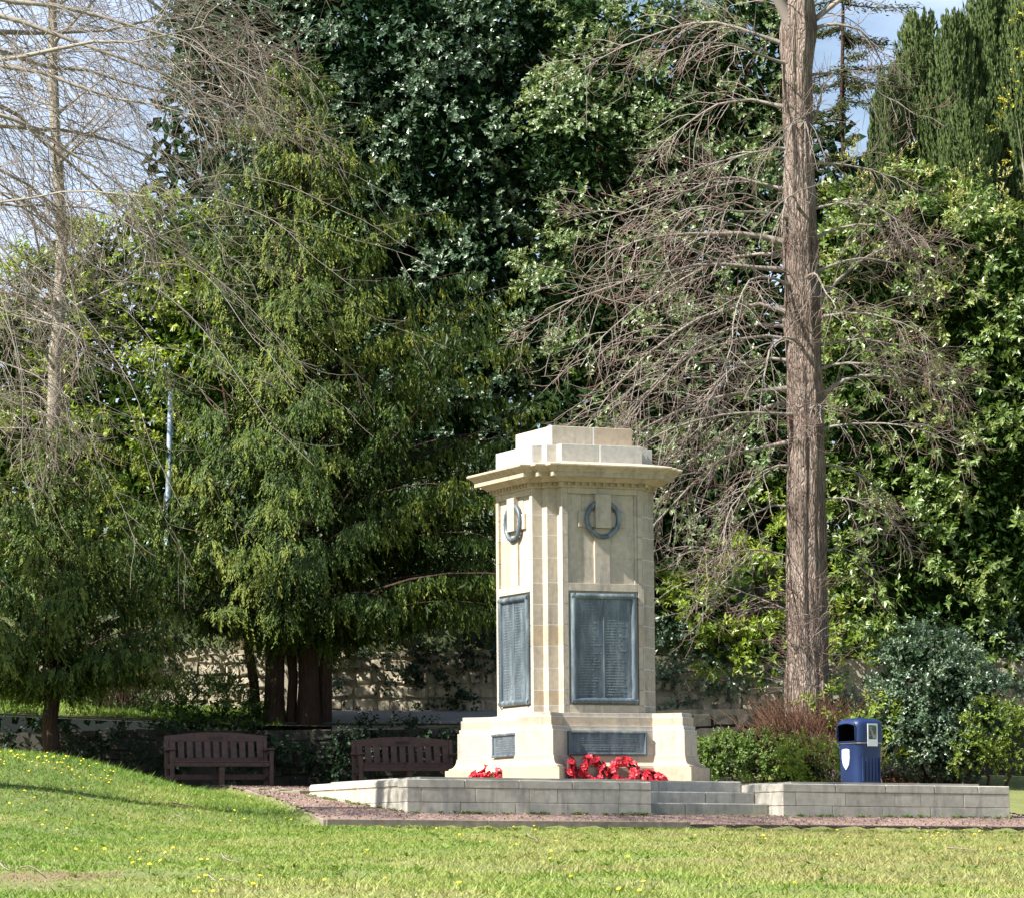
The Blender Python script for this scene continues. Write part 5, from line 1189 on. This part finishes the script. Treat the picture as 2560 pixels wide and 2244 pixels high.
# slim pale tree behind
RNG = np.random.default_rng(55)
sb_ = P(122, 1000, 12.6); gz = float(upper_h(sb_[0], 12.6))
s2 = empty('bare_tree', (sb_[0], 12.6, gz)); tag(s2, 'slim pale barked bare tree standing behind the hanging twigs', 'tree')
tl_ = [P(x, y_, 12.6) - np.array([sb_[0], 12.6, gz]) for x, y_ in ((105, 1100), (106, 850), (112, 700), (118, 620), (124, 480), (118, 380), (110, 260), (106, 130), (104, -60), (100, -300))]
tl_ = np.array([[0, 0, -.2]] + [list(q) for q in tl_])
tubes('trunk', [(tl_, np.array([.2, .17, .165, .175, .15, .15, .14, .125, .115, .1, .06]) * .78)], M['palebark'], s2, 12)
for i_ in range(26):
    t_ = RNG.uniform(.25, .98); q, tg = on_line(tl_, t_); a_ = RNG.uniform(0, 6.28)
    el = RNG.uniform(.2, .9); L = RNG.uniform(1.4, 3.2)
    add_limb(s2, (q, np.array([math.cos(a_) * math.cos(el), math.sin(a_) * math.cos(el), math.sin(el)]), L, .04, (0, 0, RNG.uniform(-.3, .4)), 9, 1.0, (0, 0, -.2), 5, .45, (0, 0, .2)), dict(), M['twig2'])

# ------------------------------------------------------------------ lamp column
pb = P(333, 1300, 13.4); gz = float(upper_h(pb[0], 13.4)); ptop = P(341, 765, 13.4)[2] - gz
lp = empty('lamp_column', (pb[0], 13.4, gz)); tag(lp, 'pale blue grey lamp column half hidden among the yew branches', 'lamp post')
lx_ = P(341, 780, 13.4)[0] - pb[0]
tubes('pole', [(np.array([[0, 0, -.1], [0, 0, .02], [.0, 0, 1.2], [.0, 0, 1.25], [lx_, 0, ptop]]), np.array([.085, .085, .085, .058, .048]))], M['pole'], lp, 14)
tubes('bracket', [(np.array([[lx_, 0, ptop - .05], [lx_ + .02, -.15, ptop + .12], [lx_ + .02, -.6, ptop + .18]]), np.array([.03, .025, .022]))], M['pole'], lp, 8)
o = bm_obj('lantern', rings_bm([superring(.02, .05, 0, 16, 3), superring(.11, .26, .03, 16, 3), superring(.12, .28, .07, 16, 3), superring(.06, .18, .13, 16, 3)]), M['pole'], lp, True, loc=(lx_ + .02, -.8, ptop + .13))
bm_obj('lantern_bowl', rings_bm([superring(.05, .1, -.04, 16, 3), superring(.09, .22, .0, 16, 3), superring(.10, .24, .028, 16, 3)]), M['lamp'], lp, True, loc=(lx_ + .02, -.8, ptop + .13))

# ------------------------------------------------------------------ lawn blades, flowers, twigs
RNG = np.random.default_rng(66)
def lawn_ok(x, y):
    u, v = w2uv(x, y)
    return ((v < VE - .02) | ((left_of_edge(x, y) > .02) & (y < 3.6) & (x < -3.2))) & (v < 6)
n = 490000; d_ = np.sqrt(RNG.uniform(19.0 ** 2, 61.0 ** 2, n)); y = CAM[1] + d_; x = RNG.uniform(-.158, .142, n) * d_
k = lawn_ok(x, y); x, y = x[k], y[k]; n = len(x)
cl = .5 + .5 * np.sin(x * 4.3 + 2 * np.sin(y * 2.1)) * np.sin(y * 3.7 + 1.7 * np.sin(x * 1.9))
big = .5 + .5 * np.sin(x * .9 + 1.3 * np.sin(y * .55)) * np.sin(y * .75 + 1.1 * np.sin(x * .6)); hgt = RNG.gamma(4, .0062, n) * (.75 + .35 * cl + .3 * big ** 2); 
wr = np.hypot((x - WORN[0]) * .62, (y - WORN[1]) * .28); hgt *= np.clip(.25 + wr * .75, .3, 1.); u_, v_ = w2uv(x, y); hgt *= np.where((v_ > VE - .25), 1.5, 1.)
z = ground_h(x, y) - .004; az = RNG.uniform(0, 2 * math.pi, n); wd = RNG.uniform(.0045, .0095, n); ln_ = RNG.normal(0, .8, (n, 2)) * hgt[:, None]
v = np.empty((n, 3, 3)); b0 = np.stack([x, y, z], 1); sd_ = np.stack([np.cos(az), np.sin(az), 0 * az], 1) * wd[:, None]
v[:, 0] = b0 - sd_; v[:, 1] = b0 + sd_; v[:, 2] = b0 + np.stack([ln_[:, 0], ln_[:, 1], hgt], 1)
tag(np_mesh('grass', v.reshape(-1, 3), np.arange(n * 3).reshape(-1, 3), M['blade'], None, np.clip(RNG.normal(.45, .2, n), 0, 1)), 'short green lawn grass with yellowed patches', 'grass', kind='stuff')
print('blades', n)
# verge grass on the upper bank
n = 26000; x = RNG.uniform(-13, -5.2, n); y = RNG.uniform(7.7, 10.9, n); z = upper_h(x, y); hgt = RNG.gamma(6, .011, n); az = RNG.uniform(0, 6.28, n)
v = np.empty((n, 3, 3)); b0 = np.stack([x, y, z], 1); sd_ = np.stack([np.cos(az), np.sin(az), 0 * az], 1) * .008
v[:, 0] = b0 - sd_; v[:, 1] = b0 + sd_; v[:, 2] = b0 + np.stack([RNG.normal(0, .4, n) * hgt, RNG.normal(0, .4, n) * hgt, hgt], 1)
tag(np_mesh('verge_grass', v.reshape(-1, 3), np.arange(n * 3).reshape(-1, 3), M['blade'], None, RNG.random(n) * .6), 'rough grass on the verge behind the low wall', 'grass', kind='stuff')
# broad weed rosettes in the lawn
n = 800; d_ = np.sqrt(RNG.uniform(26.0 ** 2, 58.0 ** 2, n)); y = CAM[1] + d_; x = RNG.uniform(-.155, .14, n) * d_; k = lawn_ok(x, y); x, y = x[k], y[k]
u_, v_ = w2uv(x, y); x = np.concatenate([x, uv2w(RNG.uniform(-7, 7, 260), VE - RNG.uniform(.03, .25, 260))[0]]); 
uu = RNG.uniform(-7, 8, 260); xa_, ya_ = uv2w(uu, VE - RNG.uniform(.03, .3, 260)); x[-260:] = xa_; y = np.concatenate([y, ya_])
wa_, wb_ = uv2w(np.concatenate([RNG.uniform(UL, us['lw'], 70), RNG.uniform(us['rw'], us['re'], 60)]), VF - RNG.uniform(.01, .10, 130)); x = np.concatenate([x, wa_]); y = np.concatenate([y, wb_])
wa_, wb_ = uv2w(UL - RNG.uniform(.01, .1, 40), RNG.uniform(VF, -.9, 40)); x = np.concatenate([x, wa_]); y = np.concatenate([y, wb_]); n = len(x)
q = 7; ii = np.repeat(np.arange(n), q); az = RNG.uniform(0, 6.28, n * q); bs = np.stack([x, y, ground_h(x, y) + .012], 1)[ii]
ax = nrm(np.stack([np.cos(az), np.sin(az), RNG.uniform(.15, .8, n * q)], 1)); sz = RNG.uniform(.04, .085, n)[ii]
tag(leaf_mesh('weeds', bs, ax, np.tile(np.array([0, 0, 1.]), (n * q, 1)), sz, sz * .32, RNG.random(n * q), M['weed']), 'small broad leaved weeds dotted through the lawn', 'weeds', kind='stuff')
# planted bank behind the platform on the right
def bank_h(x, y): return ground_h(x, y) + .012 + np.clip((y - 2.2) / 4.5, 0, 1) * .32 + .02 * np.sin(x * 2)
bk = grid_sheet('planting_bed', 1.2, 16, -1.5, YW + .05, 90, 50, bank_h, M['turf'], keep=lambda x, y: ~plat_in(x, y) & (left_of_edge(x, y) < 0) & (x > 3) & ((y > 2.6) | (w2uv(x, y)[0] > 5.6)))
# leaf litter under the holly bush
n = 5200; x = RNG.uniform(P(1730, 1500, 4)[0], P(1960, 1500, 4)[0], n); y = RNG.uniform(1.5, 6.5, n); 
tag(leaf_mesh('leaf_litter', np.stack([x, y, bank_h(x, y) + .02 + RNG.random(n) * .03], 1), rsph(n) * np.array([1, 1, .4]), rsph(n) * .4 + np.array([0, 0, 1]), .08, .05, RNG.random(n), M['litter']), 'brown fallen leaves under the holly bush', 'leaf litter', kind='stuff')
# dandelions
bm = bmesh.new(); cv = bm.verts.new((0, 0, .010)); NP = 9
rg = [bm.verts.new((.017 * math.cos(a_), .017 * math.sin(a_), .004)) for a_ in np.linspace(0, 2 * math.pi, NP, endpoint=False)]; lo = [bm.verts.new((.012 * math.cos(a_), .012 * math.sin(a_), -.006)) for a_ in np.linspace(0, 2 * math.pi, NP, endpoint=False)]
for i_ in range(NP):
    j = (i_ + 1) % NP; bm.faces.new((cv, rg[i_], rg[j])); bm.faces.new((rg[i_], lo[i_], lo[j], rg[j]))
s0 = [bm.verts.new((.003 * math.cos(a_), .003 * math.sin(a_), -.004)) for a_ in (0, 2.1, 4.2)]; s1 = [bm.verts.new((.003 * math.cos(a_), .003 * math.sin(a_), -.085)) for a_ in (0, 2.1, 4.2)]
for i_ in range(3): f = bm.faces.new((s0[i_], s0[(i_ + 1) % 3], s1[(i_ + 1) % 3], s1[i_])); f.material_index = 1
fme = bpy.data.meshes.new('dandelion'); bm.to_mesh(fme); bm.free(); fme.materials.append(M['yellow']); fme.materials.append(M['stalk'])
def hit_lawn(xd, yd):
    """march the ray of a pixel to the lawn"""
    px, py = xd * 2560 / 2044, yd * 2244 / 1792; dv = FW + RT * (px - 1280) / FPX + UPV * (1122 - py) / FPX
    t_ = np.linspace(20, 66, 1400); q = CAM + dv * t_[:, None]; h = ground_h(q[:, 0], q[:, 1]) + .03
    ix = np.argmax(q[:, 2] < h)
    return q[ix] if q[ix, 2] < h[ix] and lawn_ok(q[ix, 0], q[ix, 1]) else None
spots = []
def sprinkle(n_, x0, x1, y0, y1, gx=False):
    for _ in range(n_): spots.append((RNG.uniform(x0, x1) if not gx else RNG.normal((x0 + x1) / 2, (x1 - x0) / 3.2), RNG.uniform(y0, y1)))
sprinkle(46, 0, 150, 1500, 1532); sprinkle(24, 120, 230, 1515, 1560); sprinkle(30, 0, 420, 1530, 1660); sprinkle(14, 430, 640, 1590, 1650); sprinkle(12, 380, 530, 1752, 1790); sprinkle(14, 0, 360, 1650, 1720)
sprinkle(22, 640, 1360, 1640, 1660); sprinkle(14, 1380, 1900, 1655, 1680); sprinkle(14, 1850, 1960, 1650, 1672); sprinkle(28, 640, 2040, 1660, 1790); sprinkle(10, 250, 420, 1700, 1750)
for xd, yd in spots:
    q = hit_lawn(xd, yd)
    if q is None or random.random() < .2: continue
    sc_ = random.uniform(.55, 1.05)
    o = link_mesh('dandelion', fme, None, loc=(q[0], q[1], float(ground_h(q[0], q[1])) + .07 * sc_), rot=(random.uniform(.1, .75), random.uniform(-.4, .4), random.uniform(-.6, .6)), scale=(sc_,) * 3)
    tag(o, 'small yellow dandelion flower open in the lawn', 'dandelion', 'dandelions in the lawn')
# fallen sticks
for i_, (xa, ya, xb, yb, lab) in enumerate([(0, 1722, 78, 1746, 'long grey fallen stick on the bare earth patch'), (342, 1602, 385, 1610, 'thin fallen twig in the mown grass under the mound'), (350, 1626, 372, 1634, 'short dark fallen twig lying below the mound crest'), (420, 1748, 500, 1760, 'pale fallen twig lying among the dandelions'), (1888, 1692, 1955, 1697, 'dark fallen twig in the grass below the right hand wall'), (440, 1706, 480, 1722, 'crooked fallen twig in the worn grass'), (1050, 1664, 1100, 1678, 'bent fallen twig in the grass below the left hand wall'), (640, 1556, 700, 1545, '')]):
    if not lab: continue
    a_, b_ = hit_lawn(xa, ya), hit_lawn(xb, yb)
    if a_ is None or b_ is None: continue
    pts = np.linspace(a_, b_, 8); pts[:, :2] += np.cumsum(RNG.normal(0, .010, (8, 2)), 0); pts[:, 2] = ground_h(pts[:, 0], pts[:, 1]) + .035
    c = pts.mean(0); o = tubes('fallen_stick', [(pts - c, np.linspace(.010, .004, 8))], M['stick'], None, 5); o.location = c; tag(o, lab, 'stick', 'fallen sticks on the lawn')
open('/tmp/w_stats.txt', 'w').write('%d objects\n' % len(bpy.data.objects) + '\n'.join('%s %d' % (m_.name, len(m_.polygons)) for m_ in sorted(bpy.data.meshes, key=lambda m_: -len(m_.polygons))[:40])) if False else None
print('objects', len(bpy.data.objects), 'tris', sum(sum(len(p.vertices) - 2 for p in me.polygons) * 1 for me in bpy.data.meshes if len(me.polygons) < 5000) + sum(len(me.polygons) for me in bpy.data.meshes if len(me.polygons) >= 5000))
